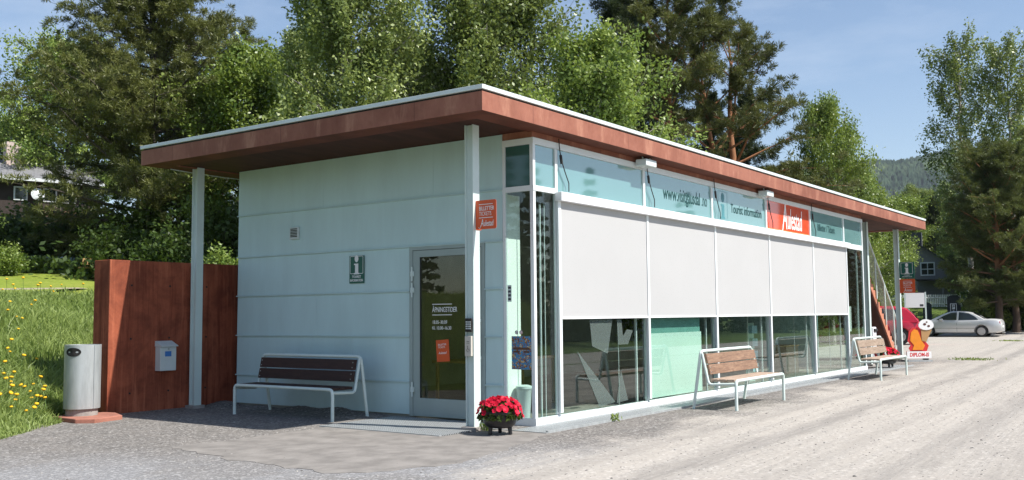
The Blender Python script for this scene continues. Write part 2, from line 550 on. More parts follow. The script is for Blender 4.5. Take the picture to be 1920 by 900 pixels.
MT = dict(
    ground=make_ground(),
    steel=mat('pale_painted_steel', (.60, .70, .68), 0.38, var=.05, vs=2.0),
    bench_steel=mat('mint_white_tube', (.64, .74, .71), 0.32, var=.04),
    clad=mat('pale_blue_cladding', (.53, .70, .715), 0.42, var=.05, vs=1.6, bump=.03, bs=3, stretch=(1, 1.6, .35)),
    seam=mat('cladding_seam', (.48, .63, .645), 0.4, var=.06),
    doorgrey=mat('grey_green_door_paint', (.33, .40, .39), 0.4, var=.04),
    coping=mat('pale_coping_sheet', (.66, .72, .73), 0.35, var=.06),
    black=mat('black_gap', (.014, .012, .011), 0.7, var=.2),
    copper=copper_mat(),
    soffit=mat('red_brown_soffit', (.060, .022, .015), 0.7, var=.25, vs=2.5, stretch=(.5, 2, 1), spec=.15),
    soffit_edge_lit=mat('bounce_lit_soffit_edge', (.12, .040, .025), 0.7, var=.25, vs=2.5, spec=.15),  # lighter copy of the soffit; light bounced off the ground put into its colour
    redwall=redwall_mat(),
    blind=mat('white_screen_fabric', (.445, .445, .447), 0.8, var=.018, vs=.8, bump=.03, bs=300, spec=.2),
    frame=mat('white_aluminium', (.74, .78, .79), 0.35, var=.03),
    awning=mat('white_awning_box', (.80, .81, .83), 0.4, var=.02),
    dark=mat('dark_interior', (.035, .032, .028), 0.8, var=.3),
    floor=mat('interior_floor', (.27, .25, .22), 0.5, var=.2),
    inwall=mat('interior_wall_paint', (.42, .41, .37), 0.8, var=.1),
    mint=mat('mint_panel', (.57, .73, .66), 0.7, var=.05, vs=.7),
    mintlight=mat('pale_mint_wall', (.80, .83, .80), 0.8, var=.03),
    concrete=mat('worn_concrete', (.225, .210, .195), 0.9, var=.20, vs=3.5, bump=.3, bs=60, spec=.2),
    footing=mat('concrete_footing', (.32, .30, .28), 0.9, var=.2, vs=6, bump=.3),
    grate=grate_mat(),
    galv=mat('galvanised_sheet', (.44, .465, .47), 0.45, metal=.35, var=.16, vs=3.0, stretch=(3, 3, .6)),
    redslab=mat('red_slab', (.33, .135, .095), 0.9, var=.2, vs=5, bump=.3),
    rubber=mat('black_rubber', (.022, .022, .023), 0.7, var=.2),
    plastic=mat('black_plastic_pot', (.018, .018, .02), 0.35, var=.25),
    orange=mat('orange_red_sign', (.66, .095, .022), 0.4, var=.03),
    green=mat('dark_green_sign', (.010, .105, .075), 0.35, var=.05),
    white=mat('white_lettering', (.82, .82, .82), 0.5, var=.01),
    offwhite=mat('off_white_box', (.60, .66, .66), 0.45, var=.04),
    blue=mat('blue_sticker', (.05, .20, .55), 0.5, var=.1),
    tealink=mat('teal_lettering', (.004, .045, .045), 0.5, var=.05),
    tealsoft=mat('soft_teal_symbol', (.075, .23, .26), 0.4, var=.05),
    woodwarm=wood_mat('warm_weathered_wood', (.165, .092, .058), (.32, .20, .13), (.095, .055, .037)),
    woodgrey=wood_mat('greyed_weathered_wood', (.22, .155, .11), (.37, .285, .215), (.13, .09, .065)),
    wooddark=wood_mat('dark_stained_wood', (.030, .013, .010), (.055, .024, .018), (.016, .009, .008)),
    woodseat=wood_mat('pale_seat_wood', (.30, .21, .155), (.46, .36, .28), (.20, .13, .09)),
    woodtable=wood_mat('light_table_wood', (.42, .25, .10), (.52, .33, .15), (.34, .19, .08)),
    steps=mat('orange_red_stair', (.50, .20, .12), 0.8, var=.12, vs=4),
    stairshade=mat('shaded_stair_underside', (.075, .03, .022), 0.85, var=.2),  # darker copy of the stair colour, with the underside's shade put into it
    silver=mat('silver_car_paint', (.66, .66, .655), 0.30, metal=.25, var=.015, coat=.6),
    redcar=mat('red_car_paint', (.50, .012, .035), 0.25, var=.02, coat=.7),
    carglass=mat('dark_car_glass', (.02, .028, .03), 0.04, var=.1, spec=.7),
    chrome=mat('wheel_rim_alloy', (.62, .62, .63), 0.3, metal=.6, var=.03),
    taillight=mat('red_tail_light', (.50, .05, .05), 0.2, var=.05, coat=.5),
    clearlight=mat('clear_lamp', (.7, .68, .66), 0.15, var=.05, coat=.5),
    bark=mat('dark_grey_bark', (.085, .070, .058), 0.95, var=.35, vs=9, bump=.5, bs=14, stretch=(1, 1, .3)),
    pinebark=pine_bark(),
    birchbark=mat('pale_birch_bark', (.34, .31, .28), 0.85, var=.5, vs=5, stretch=(1, 1, 2.5)),
    houseblack=mat('dark_brown_timber', (.035, .024, .02), 0.85, var=.2),
    housegrey=mat('grey_timber', (.20, .205, .21), 0.85, var=.1, vs=8, stretch=(1, 1, 6)),
    slate=mat('grey_slate_roof', (.17, .17, .18), 0.8, var=.25, vs=7),
    darkroof=mat('dark_roof', (.05, .05, .055), 0.8, var=.2, vs=6),
    chimney=mat('pale_pink_chimney', (.50, .40, .37), 0.9, var=.12, vs=6),
    fencewhite=mat('white_fence_paint', (.62, .65, .66), 0.6, var=.06),
    darkboard=mat('dark_grey_board', (.05, .055, .062), 0.7, var=.12),
    pathsand=mat('sandy_path', (.33, .28, .20), 0.95, var=.15, vs=5),
    iceorange=mat('bright_orange_board', (.80, .26, .015), 0.45, var=.08, vs=4),
    icered=mat('red_board', (.62, .03, .03), 0.45, var=.06),
)
MT['leaf_birch'] = leaf_mat('birch_leaf', (.070, .110, .022), (.300, .360, .110), 0.24, .6)
MT['leaf_fresh'] = leaf_mat('fresh_green_leaf', (.080, .140, .022), (.285, .360, .080), 0.26, .45)
MT['leaf_dark'] = leaf_mat('deep_green_leaf', (.028, .055, .013), (.085, .130, .028), 0.3, .25)  # deeper green for shrubs, undergrowth and pot foliage
MT['needle_olive'] = leaf_mat('olive_needle', (.036, .050, .017), (.170, .185, .055), 0.18, .3)
MT['needle_green'] = leaf_mat('green_needle', (.045, .065, .020), (.150, .175, .052), 0.25, .3)
MT['needle_dark'] = leaf_mat('dark_needle', (.018, .032, .013), (.070, .095, .034), 0.2, .2)
MT['grass'] = leaf_mat('grass_blade', (.130, .200, .040), (.350, .430, .150), 0.4, .25)
MT['petal'] = leaf_mat('red_petal', (.42, .006, .030), (.78, .030, .075), 0.3, .1)
MT['dandelion'] = mat('dandelion_yellow', (.80, .46, .012), 0.8, var=.08)
MT['stem'] = mat('green_stem', (.07, .13, .03), 0.7, var=.2)
MT['bluebloom'] = leaf_mat('pale_blue_bloom', (.30, .36, .44), (.55, .62, .68), 0.2, .1)

MT['glass'] = glass_mat('window_glass', (.90, .965, .94), 1.50)
MT['doorglass'] = glass_mat('door_glass', (.74, .76, .66), 1.50)
MT['decal'] = glass_mat('frosted_decal', (.6, .75, .7), 1.3, 0.0, .32, (.24, .28, .27))
sp_ = mat('teal_spandrel_glass', (.14, .285, .285), 0.03, var=.03, vs=.5, spec=1.0, coat=.6)
for nd_ in sp_.node_tree.nodes:
    if nd_.type == 'BSDF_PRINCIPLED':
        nd_.inputs['IOR'].default_value = 1.9
MT['spandrel'] = sp_
MT['spandrel_orange'] = mat('orange_spandrel_glass', (.66, .075, .020), 0.03, var=.03, vs=.5, spec=.8, coat=.3)
MT['darkspandrel'] = mat('dark_teal_glass', (.045, .115, .100), 0.05, var=.05, spec=.7)


def poster_mat():
    mt = bpy.data.materials.new('printed_poster')
    g = NT(mt)
    tc = g.n('TexCoord').outputs['Object']
    v = g.n('TexVoronoi', None, Vector=g.n('Mapping', None, Vector=tc, Scale=(1, 58, 66)).outputs[0], Scale=1.0)
    sep = g.n('SeparateColor', None, Color=v.outputs['Color'])
    base = g.mix(g.noise(tc, 4, 3), (.03, .16, .38, 1), (.07, .30, .52, 1))
    spot = g.n('ValToRGB', None, Fac=sep.outputs[1])
    el = spot.color_ramp.elements
    el[0].color = (.30, .12, .03, 1); el[1].color = (.6, .5, .3, 1)
    e = el.new(.5); e.color = (.15, .03, .02, 1)
    e = el.new(.75); e.color = (.5, .30, .05, 1)
    col = g.mix(g.math('GREATER_THAN', sep.outputs[0], 0.55), base, spot.outputs[0])
    p = g.n('BsdfPrincipled', None, Base_Color=col, Roughness=0.35)
    g.out(p.outputs[0])
    return mt


MT['poster'] = poster_mat()

# ------------------------------------------------------------------ ground
def axis_lines(lo, hi, fine_lo, fine_hi, step, grow=1.13):
    a = list(np.arange(fine_lo, fine_hi + 1e-6, step))
    s = step
    while a[-1] < hi:
        s *= grow; a.append(a[-1] + s)
    s = step
    while a[0] > lo:
        s *= grow; a.insert(0, a[0] - s)
    return np.array(a)


def grid_mesh(name, X, Y, Z, mt):
    ny, nx = X.shape
    v = np.stack([X, Y, Z], -1).reshape(-1, 3)
    i = np.arange(ny * nx).reshape(ny, nx)
    f = np.stack([i[:-1, :-1], i[:-1, 1:], i[1:, 1:], i[1:, :-1]], -1).reshape(-1, 4)
    return raw_mesh(name, v, f, mt, smooth=True)


def raw_mesh(name, v, f, mt, smooth=False, tint=None):
    me = bpy.data.meshes.new(name)
    nv, nf, k = len(v), len(f), f.shape[1]
    me.vertices.add(nv); me.loops.add(nf * k); me.polygons.add(nf)
    me.vertices.foreach_set('co', np.ascontiguousarray(v, np.float32).ravel())
    me.loops.foreach_set('vertex_index', np.ascontiguousarray(f, np.int32).ravel())
    me.polygons.foreach_set('loop_start', np.arange(0, nf * k, k, dtype=np.int32))
    me.update(calc_edges=True)
    if smooth:
        me.polygons.foreach_set('use_smooth', np.ones(nf, bool))
    me.materials.append(mt)
    if tint is not None:
        at = me.attributes.new('tint', 'FLOAT', 'FACE')
        at.data.foreach_set('value', np.ascontiguousarray(tint, np.float32))
    return me


gx = axis_lines(-900, 1200, -9, 24, 0.28)
gy = axis_lines(-900, 1200, -7, 18, 0.28)
GX, GY = np.meshgrid(gx, gy)
GZ = H(GX, GY)
rg = np.random.default_rng(5)
dd = GY - y_edge(GX)
bumpy = (np.sin(GX * 1.9 + 1.3) * np.cos(GY * 2.3) * .5 + np.sin(GX * .7 + GY * 1.1)) * .06 * sst(dd / 3)
GZ = GZ + bumpy
me = grid_mesh('ground', GX, GY, GZ, MT['ground'])
gr = sst((dd + 0.35) / 0.7)
verge_r = sst((GX - 57 - 0.35 * (GY - 3)) / 2.0)
road_b = (np.abs(GY + 21) < 3.2)
verge_f = sst((-GY - 12.5) / 1.5) * (~road_b)
verge_l = sst((-GX - 17) / 2.0) * (np.abs(GX + 27) > 3.5)
grass_a = np.clip(np.maximum.reduce([gr, verge_r * sst((GY + 6) / 4), verge_f, verge_l]), 0, 1)
lawn_a = sst((dd - 7.9) / .4) * sst((27 - dd) / 1.5) * sst((12 - GX) / 3)
asph_a = np.clip(sst((1.2 - (GX * .55 + GY * .45 + 2.0)) / 1.6), 0, 1)
for nm, arr in (('grass', grass_a), ('lawn', lawn_a), ('asphalt', asph_a)):
    at = me.attributes.new(nm, 'FLOAT', 'POINT')
    at.data.foreach_set('value', np.ascontiguousarray(arr.ravel(), np.float32))
ground = bpy.data.objects.new('ground', me); COL.objects.link(ground)
tag(ground, 'grey gravel yard with a pale sandy lane and a meadow slope', 'ground', kind='structure')

# concrete apron in front of the door (sheet just above the gravel), its corner pointing at the viewer
poly = [(-1.75, 2.30), (-2.9, 2.25), (-3.75, 2.35), (-4.02, .9), (-4.06, -.45), (-3.75, -.85), (-3.1, -1.12), (-2.1, -.98), (-1.15, -.70), (-.52, -.60), (-.52, .2), (-1.40, .36), (-1.45, 2.3)]
# densify the outline and make it ragged
pp = []
for i in range(len(poly)):
    a, b = Vector((*poly[i], 0)), Vector((*poly[(i + 1) % len(poly)], 0))
    n_ = max(2, int((b - a).length / .12))
    for k in range(n_):
        q = a.lerp(b, k / n_)
        j = .06 if i < 9 else 0
        pp.append((q.x + rnd.uniform(-j, j), q.y + rnd.uniform(-j, j)))
mb = MB().prism(pp, .034, Matrix.Translation((0, 0, -.03)))
tag(mb.build('concrete_apron', MT['concrete']), 'worn brownish concrete apron in front of the glass door', 'pavement', kind='structure')

# heaped gravel along the foot of the side wall
bx = np.linspace(-.55, -.008, 14); by = np.linspace(2.45, 6.2, 150)
BX, BY = np.meshgrid(bx, by)
BZ = .004 + .075 * sst((BX + .55) / .5) * (.45 + .35 * np.sin(BY * 2.1) + .25 * np.sin(BY * 7.3 + 1)) * sst((BY - 2.45) / .5) + np.random.default_rng(4).uniform(0, .010, BX.shape)
BZ[:, 0] = -.02
o = bpy.data.objects.new('gravel_bank', grid_mesh('gravel_bank', BX, BY, BZ, MT['ground'])); COL.objects.link(o)
tag(o, 'low heap of dark gravel along the foot of the pale blue wall', 'gravel', kind='structure')

# path across the lawn
pv = []; pf = []
pts = [(-9.5, 10.2), (-6, 11.7), (-3, 12.9), (-.5, 14.2), (1.6, 15.2), (3.2, 15.9)]
nP = 40
xs = np.interp(np.linspace(0, 5, nP), range(6), [p[0] for p in pts])
ys = np.interp(np.linspace(0, 5, nP), range(6), [p[1] for p in pts])
for i in range(nP):
    tx = xs[min(i + 1, nP - 1)] - xs[max(i - 1, 0)]; ty = ys[min(i + 1, nP - 1)] - ys[max(i - 1, 0)]
    l = math.hypot(tx, ty); w = .42 * (1 - .6 * i / nP)
    for s in (-1, 1):
        px, py = xs[i] - ty / l * w * s, ys[i] + tx / l * w * s
        pv.append((px, py, h1(px, py) + .07))
    if i: pf.append((2 * i - 2, 2 * i, 2 * i + 1, 2 * i - 1))
mb = MB(); mb.add(pv, pf)
tag(mb.build('path', MT['pathsand']), 'narrow sandy footpath along the mown lawn', 'path', kind='structure')

# far wooded hill
def vnoise(x, y, seed):
    r = np.random.default_rng(seed); tot = 0
    for k in range(5):
        a, b, c, d = r.uniform(-1, 1, 4)
        tot = tot + np.sin((a * x + b * y) * 2 ** k * 1.3 + c * 7) * np.cos((b * x - a * y) * 2 ** k + d * 5) / 1.7 ** k
    return tot


hill_mat = bpy.data.materials.new('wooded_hill')
g = NT(hill_mat)
pos = g.n('NewGeometry').outputs['Position']
n1 = g.noise(pos, 0.012, 8, 0.75)
n2 = g.noise(pos, 0.0035, 6, 0.6)
sepz = g.n('SeparateXYZ', None, Vector=pos).outputs[2]
hc = g.mix(g.rng(n1, 0.35, 0.65), (.012, .026, .018, 1), (.045, .070, .040, 1))
band = g.math('MULTIPLY', g.rng(g.math('ADD', sepz, g.math('MULTIPLY', n2, 60)), 300, 330), g.rng(g.math('ADD', sepz, g.math('MULTIPLY', n2, 60)), 372, 345))
hc = g.mix(g.math('MULTIPLY', band, g.rng(n2, .42, .58)), hc, (.15, .20, .07, 1))
p = g.n('BsdfPrincipled', None, Base_Color=hc, Roughness=1.0)
p.inputs['Specular IOR Level'].default_value = 0
g.out(p.outputs[0])
ang = np.linspace(-0.35, 0.35, 640)          # bearing from +X
dist = np.concatenate([np.linspace(1300, 2505, 230), np.linspace(2515, 2700, 8)])
A, Dm = np.meshgrid(ang, dist)
ridge = 345 + 12 * np.sin(A * 5 + 1) + 6 * np.sin(A * 17)
frac = np.clip((Dm - 1300) / 1200, 0, 1)
Zh = ridge * sst(frac) * (Dm <= 2500) + ridge * (Dm > 2500) - np.clip(Dm - 2520, 0, 400) * .8
Zh = Zh + 6 * vnoise(A * 40, Dm / 120, 3) * (frac > 0)
Zh = Zh + np.random.default_rng(2).uniform(0, 1, A.shape) ** 2 * 15 * (frac > .2)
me = grid_mesh('hill', CAM.x + Dm * np.cos(A), CAM.y + Dm * np.sin(A), Zh, hill_mat)
hill = bpy.data.objects.new('hill', me); COL.objects.link(hill)
tag(hill, 'distant wooded hill with a pale field band', 'hill', kind='structure')

# ------------------------------------------------------------------ the building
W, L, HT, ZB, ZT = 5.913, 14.55, 3.74, 3.823, 4.13
B = thing('tourist_office', 'low flat-roofed tourist office with glass front, white screens and red roof edge', 'building')
RX0, RX1, RY0, RY1 = -1.459, 19.885, -0.29, 6.469

# roof: ring of fascia and soffit border, deeper inner soffit
mb = MB()
bw = .37
mb.box(RX0, RX1, RY0, RY0 + bw, ZB, 4.052)
mb.box(RX0, RX1, RY1 - bw, RY1, ZB, 4.052)
mb.box(RX0, RX0 + bw, RY0 + bw, RY1 - bw, ZB, 4.052)
mb.box(RX1 - bw, RX1, RY0 + bw, RY1 - bw, ZB, 4.052)
roof = mb.build('roof', [MT['copper'], MT['soffit_edge_lit']], B)
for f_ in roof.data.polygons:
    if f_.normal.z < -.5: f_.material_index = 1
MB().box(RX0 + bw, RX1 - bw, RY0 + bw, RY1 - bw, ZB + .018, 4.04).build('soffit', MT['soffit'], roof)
MB().box(RX0 + .02, RX1 - .02, RY0 + .02, RY1 - .02, 4.052, 4.078).build('shadow_gap', MT['black'], roof)
MB().box(RX0 - .015, RX1 + .015, RY0 - .015, RY1 + .015, 4.078, ZT).build('coping', MT['coping'], roof, bevel=.004)

# side wall of lapped metal sheets (x = 0 plane, facing the left)
seams = [0.05, 0.501, 1.136, 1.774, 2.406, 3.089, ZB + .015]
DX0, DX1 = .80, 2.141
mb = MB(); sm = MB()
joint = {0: [4.05], 1: [3.3], 2: [4.05], 3: [3.3], 4: [4.6], 5: [3.9, 1.7]}
for i in range(6):
    z0, z1 = seams[i], seams[i + 1]
    spans = [(.5, W)] if i == 5 else ([(.5, W)] if i == 4 else [(.5, DX0 - .003), (DX1 + .003, W)])
    if i == 4:
        spans = [(.5, DX0 - .003), (DX1 + .003, W)] if False else [(.5, W)]
    for a, b in spans:
        cuts = [a] + sorted(j for j in joint[i] if a + .2 < j < b - .2) + [b]
        for c, d in zip(cuts[:-1], cuts[1:]):
            lap = [Vector(v) for v in ((-.004, c + .0015, z0 + .0), (-.004, d - .0015, z0), (.05, d - .0015, z0), (.05, c + .0015, z0),
                                       (0.004, c + .0015, z1 - .004), (0.004, d - .0015, z1 - .004), (.05, d - .0015, z1 - .004), (.05, c + .0015, z1 - .004))]
            mb.add(lap, [(0, 1, 2, 3), (4, 5, 6, 7), (0, 1, 5, 4), (1, 2, 6, 5), (2, 3, 7, 6), (3, 0, 4, 7)])
        if i > 0:
            sm.box(-.022, .0, a, b + (.015 if b == W else 0), z0 - .008, z0 + .010)
wall = mb.build('wall', MT['clad'], B)
sm.build('seam', MT['seam'], wall)
MB().box(.052, .11, .51, DX0 - .01, 0, ZB).box(.052, .11, DX1 + .01, W, 0, ZB).box(.052, .11, DX0 - .01, DX1 + .01, 2.43, ZB).build('inner_wall', MT['inwall'], B)
# back wall and far end
MB().box(.11, L, W - .08, W, 0, ZB).build('back_wall', MT['inwall'], B)
MB().box(.11, L - .05, .02, W - .09, 0, .02).build('floor', MT['floor'], B)
MB().box(.11, L - .02, .06, W - .09, 3.60, 3.66).build('ceiling', MT['inwall'], B)
MB().box(L - .06, L, 1.2, W - .09, .03, ZB).build('end_wall', MT['clad'], B)

# vent
v = MB().box(-.035, -.004, 4.43, 4.63, 2.64, 2.83)
vent = v.build('vent', MT['offwhite'], B, bevel=.004)
mb = MB()
for k in range(6):
    mb.box(-.040, -.0355, 4.455, 4.605, 2.675 + k * .024, 2.688 + k * .024)
mb.build('louvre', MT['black'], vent)

# door
fr_ = MB()
fr_.box(-.012, .08, DX0, DX0 + .045, .03, 2.40).box(-.012, .08, DX1 - .06, DX1, .03, 2.40).box(-.012, .08, DX0 + .045, DX1 - .06, 2.352, 2.40)
fr_.build('door_frame', MT['doorgrey'], B)
d = MB()
dy0, dy1, dz0, dz1 = .852, 2.074, .035, 2.345
gy0, gy1, gz0, gz1 = .955, 1.954, .284, 2.254
d.box(-.006, .045, dy0, gy0, dz0, dz1).box(-.006, .045, gy1, dy1, dz0, dz1).box(-.006, .045, gy0, gy1, dz0, gz0).box(-.006, .045, gy0, gy1, gz1, dz1)
door = d.build('door', MT['doorgrey'], B)
MB().box(.012, .020, gy0 + .004, gy1 - .004, gz0 + .004, gz1 - .004).build('glass', MT['doorglass'], door)
MB().box(.0, .011, gy1 - .02, gy1 - .001, gz0 + .001, gz1 - .001).box(.0, .011, gy0 + .001, gy0 + .02, gz0 + .001, gz1 - .001).build('gasket', MT['black'], door)
MB().tube([(-.05, .90, .92), (-.05, .90, 1.18)], .014).box(-.05, -.004, .89, .91, .94, .955).box(-.05, -.004, .89, .91, 1.145, 1.16).build('handle', MT['black'], door)
for z in (2.02, 1.79, .40):
    MB().box(-.035, -.0125, 2.045, 2.105, z - .035, z + .035).tube([(-.03, 2.078, z - .10), (-.03, 2.078, z + .10)], .013).build('hinge', MT['steel'], door)
for z in (.86, 1.36):
    MB().box(-.02, -.0065, .856, .945, z - .02, z + .02).build('bracket', MT['steel'], door)
X0 = .0105
it = [('ÅPNINGSTIDER', .098, facing_side(X0, 1.735, 1.507), 'LEFT', 0, .66, .0006),
      ('18.05–30.09', .066, facing_side(X0, 1.735, 1.335), 'LEFT', 0, .82, .0005),
      ('Kl. 10.00–16.30', .066, facing_side(X0, 1.735, 1.255), 'LEFT', 0, .82, .0005),
      MB().box(X0 - .001, X0, 1.38, 1.735, 1.580, 1.590), MB().box(X0 - .001, X0, 1.38, 1.735, 1.432, 1.442)]
lettering('lettering', it, MT['white'], door)
rm = facing_side(.009, 1.545, .945, rad(4))
mb = MB().prism([(-.115, -.15), (.115, -.15), (.115, .15), (-.115, .15)], .001, rm)
note = mb.build('door_notice', MT['orange'], door)
rm2 = facing_side(.0075, 1.545, .945, rad(4))
lettering('door_notice_heading', [('BILLETTER\nTICKETS', .036, rm2 @ Matrix.Translation((-.08, .065, 0)), 'LEFT', 0, .9, 0)], MT['white'], door)
lettering('door_notice_name', [('Aulestad', .05, rm2 @ Matrix.Translation((-.08, -.03, 0)), 'LEFT', .35, .8, 0)], MT['white'], door)

# pillars: H-section, open side towards the left
def pillar(x, y, z0=.05, foot=True):
    mb = MB()
    h, t = .066, .012
    mb.box(x - h, x + h, y - h, y - h + t, z0, ZB + .014)
    mb.box(x - h, x + h, y + h - t, y + h, z0, ZB + .014)
    mb.box(x - .012, x + .012, y - h + t, y + h - t, z0, ZB + .014)
    mb.box(x - h + .036, x - h + .044, y - h + t, y + h - t, z0, ZB + .014)
    p = mb.build('pillar', MT['steel'], B)
    if foot:
        MB().box(x - .11, x + .11, y - .11, y + .11, -.02, .05).build('base_plate', MT['footing'], p, bevel=.008)


for q in ((-.727, .441), (-.66, 6.10), (19.43, .442), (16.38, .46), (19.43, 6.1)):
    pillar(*q)

# glazed corner and front
MX = [.55, 3.05, 5.57, 8.12, 10.68, 13.03]
mb = MB()
# corner post, left end post, far end post
mb.box(-.0, .055, -.0, .055, .102, 3.66)
mb.box(-.0, .055, .455, .498, .102, 3.66)
post = mb.build('corner_post', MT['frame'], B, bevel=.003)
for i, x in enumerate(MX + [L - .055]):
    MB().box(x - .03, x + .03, -.004, .035, .102, 3.658).build('mullion', MT['frame'], B, bevel=.002)
MB().box(-.004, .06, -.008, .498, 3.66, 3.745).box(.06, L, -.008, .06, 3.66, 3.745).build('head_rail', MT['frame'], B)
MB().box(.0, L - .02, .01, .05, 3.747, ZB + .016).box(0.012, .05, .05, .5, 3.747, ZB + .016).build('head_gap', MT['copper'], B)
MB().box(-.006, .06, -.012, .498, .0, .10).box(.06, L, -.012, .06, .0, .10).build('sill', MT['frame'], B, bevel=.003)
MB().box(-.003, .05, -.006, .498, 3.045, 3.115).box(.05, MX[0] - .03, -.006, .05, 3.045, 3.115).build('transom', MT['frame'], B)
tr = MB()
xs_ = MX + [L - .055]
for a, b in zip(xs_[:-1], xs_[1:]):
    tr.box(a + .031, b - .031, -.002, .05, 2.955, 3.075)
tr.build('transom', MT['frame'], B)
# end glazing (x = L)
MB().box(L - .03, L - .02, .06, 1.2, .1, 3.66).build('window', MT['glass'], B)
# awning cassette
MB().box(MX[0] - .06, MX[5] + .10, -.125, -.013, 2.945, 3.065).build('awning_box', MT['awning'], B, bevel=.006)
# upper panes
upper = []
spans = list(zip(xs_[:-1], xs_[1:]))
for i, (a, b) in enumerate(spans):
    w_ = MB().box(a + .032, b - .032, .018, .030, 3.077, 3.657).build('window', MT['spandrel_orange'] if i == 3 else MT['spandrel'], B)
    upper.append(w_)
MB().box(.057, MX[0] - .032, .018, .03, 3.117, 3.657).build('window', MT['spandrel'], B)
MB().box(.018, .03, .057, .453, 3.117, 3.657).build('window', MT['darkspandrel'], B)
# lower panes
lower = []
for i, (a, b) in enumerate(spans):
    lower.append(MB().box(a + .032, b - .032, .002, .009, .102, 2.953).build('window', MT['glass'], B))
wn1 = MB().box(.057, MX[0] - .032, .018, .026, .102, 3.043).build('window', MT['glass'], B)
wn2 = MB().box(.018, .026, .057, .453, .102, 3.043).build('window', MT['glass'], B)
# inner frame lines of the lower panes
for i, (a, b) in enumerate(spans):
    MB().box(b - .16, b - .135, .10, .13, .03, 2.9).build('inner_frame', MT['frame'], B)
    MB().box(b - .36, b - .352, .30, .31, .03, 2.9).build('inner_frame', MT['frame'], B)
MB().box(.33, .342, .12, .14, .03, 2.9).build('inner_frame', MT['frame'], B)
MB().box(.43, .436, .12, .13, .03, 2.9).build('inner_frame', MT['frame'], B)
# screens with guide rails
for i, (a, b) in enumerate(spans[:5]):
    bl = MB().box(a + .042, b - .042, -.042, -.038, 1.395, 2.944).build('blind', MT['blind'], B)
    MB().box(a + .042, b - .042, -.051, -.029, 1.365, 1.394).build('bottom_bar', MT['awning'], bl)
for i, x in enumerate(MX):
    z0 = .13
    MB().box(x - .033, x + .033, -.052, -.014, z0, 2.944).build('guide_rail', MT['frame'], B, bevel=.003)

# lettering on the upper panes
zc = 3.36
lettering('lettering', [('www.', .31, facing_front(3.72, .016, zc + .015), 'LEFT', 0, .74, .002),
                        ('visitgausdal', .31, facing_front(4.25, .016, zc + .015), 'LEFT', 0, .62, .0025),
                        ('.no', .31, facing_front(5.17, .016, zc + .015), 'LEFT', 0, .58, -.001)], MT['tealink'], upper[1])
def i_symbol(x0, zc, s, y, M=None):
    """tourist 'i': oval dot over a slab-serif stem, in the (x,z) plane"""
    M = M or facing_front(x0, y, zc)
    mb = MB()
    mb.prism([(.13 * s * math.cos(t), .30 * s + .17 * s * math.sin(t)) for t in [2 * math.pi * k / 24 for k in range(24)]], .001, M)
    mb.prism([(-.17 * s, .06 * s), (.12 * s, .06 * s), (.12 * s, -.40 * s), (.19 * s, -.40 * s), (.19 * s, -.47 * s), (-.19 * s, -.47 * s), (-.19 * s, -.40 * s), (-.10 * s, -.40 * s), (-.10 * s, -.01 * s), (-.17 * s, -.01 * s)], .001, M)
    return mb


def rounded(w, h, r, n=6):
    out = []
    for cx, cy, a0 in ((w - r, h - r, 0), (-w + r, h - r, 90), (-w + r, -h + r, 180), (w - r, -h + r, 270)):
        for k in range(n + 1):
            t = rad(a0 + 90 * k / n)
            out.append((cx + r * math.cos(t), cy + r * math.sin(t)))
    return out


def ring(w, h, r, t, M):
    o = rounded(w, h, r); i = rounded(w - t, h - t, max(r - t, .002))
    n = len(o)
    mb = MB()
    vs = [M @ Vector((*p, 0)) for p in o] + [M @ Vector((*p, 0)) for p in i]
    mb.add(vs, [(k, (k + 1) % n, n + (k + 1) % n, n + k) for k in range(n)])
    return mb


lettering('symbol', [i_symbol(6.07, zc, .50, .016), ring(.20, .265, .03, .008, facing_front(6.07, .0155, zc))], MT['tealsoft'], upper[2])
lettering('lettering', [('Tourist information', .235, facing_front(6.42, .016, zc - .02), 'LEFT', 0, .80, .002)], MT['tealink'], upper[2])


def aulestad(M, s):
    """the script word: tall slanted condensed letters with a swash hanging from the A; word about 1 * s wide"""
    sw2 = [(-.395, -.10), (-.415, -.19), (-.445, -.27), (-.49, -.31), (-.535, -.29), (-.545, -.23)]
    mb = MB()
    for pl_, w_ in ((sw2, .013),):
        q = [M @ Vector((a * s, b * s, .0005)) for a, b in pl_]
        fine_ = []
        for k in range(len(q) - 1):
            p0 = q[max(k - 1, 0)]; p1 = q[k]; p2 = q[k + 1]; p3 = q[min(k + 2, len(q) - 1)]
            for t in (0, .25, .5, .75):
                fine_.append(.5 * ((2 * p1) + (p2 - p0) * t + (2 * p0 - 5 * p1 + 4 * p2 - p3) * t * t + (3 * p1 - p0 - 3 * p2 + p3) * t ** 3))
        fine_.append(q[-1])
        mb.tube(fine_, w_ * s, 6)
    mb.tube([M @ Vector((-.545 * s, -.235 * s, .0005)), M @ Vector((-.538 * s, -.215 * s, .0005))], .024 * s, 8)
    return [mb, ('A', .66 * s, M @ Matrix.Translation((-.405 * s, .03 * s, 0)), 'LEFT', .22, .50, .004 * s),
            ('ulestad', .52 * s, M @ Matrix.Translation((-.165 * s, .0 * s, 0)), 'LEFT', .10, .50, .003 * s)]


lettering('lettering', aulestad(facing_front(9.52, .0155, zc - .01), 1.18), MT['white'], upper[3])
MB().box(8.16, 10.64, .014, .0165, 3.08, 3.115).build('border', mat('pale_orange_edge', (.75, .22, .06), .4), upper[3])
lettering('lettering', [('Billetter / Tickets', .215, facing_front(11.80, .016, zc - .045), 'CENTER', 0, .80, .005)], MT['tealink'], upper[4])

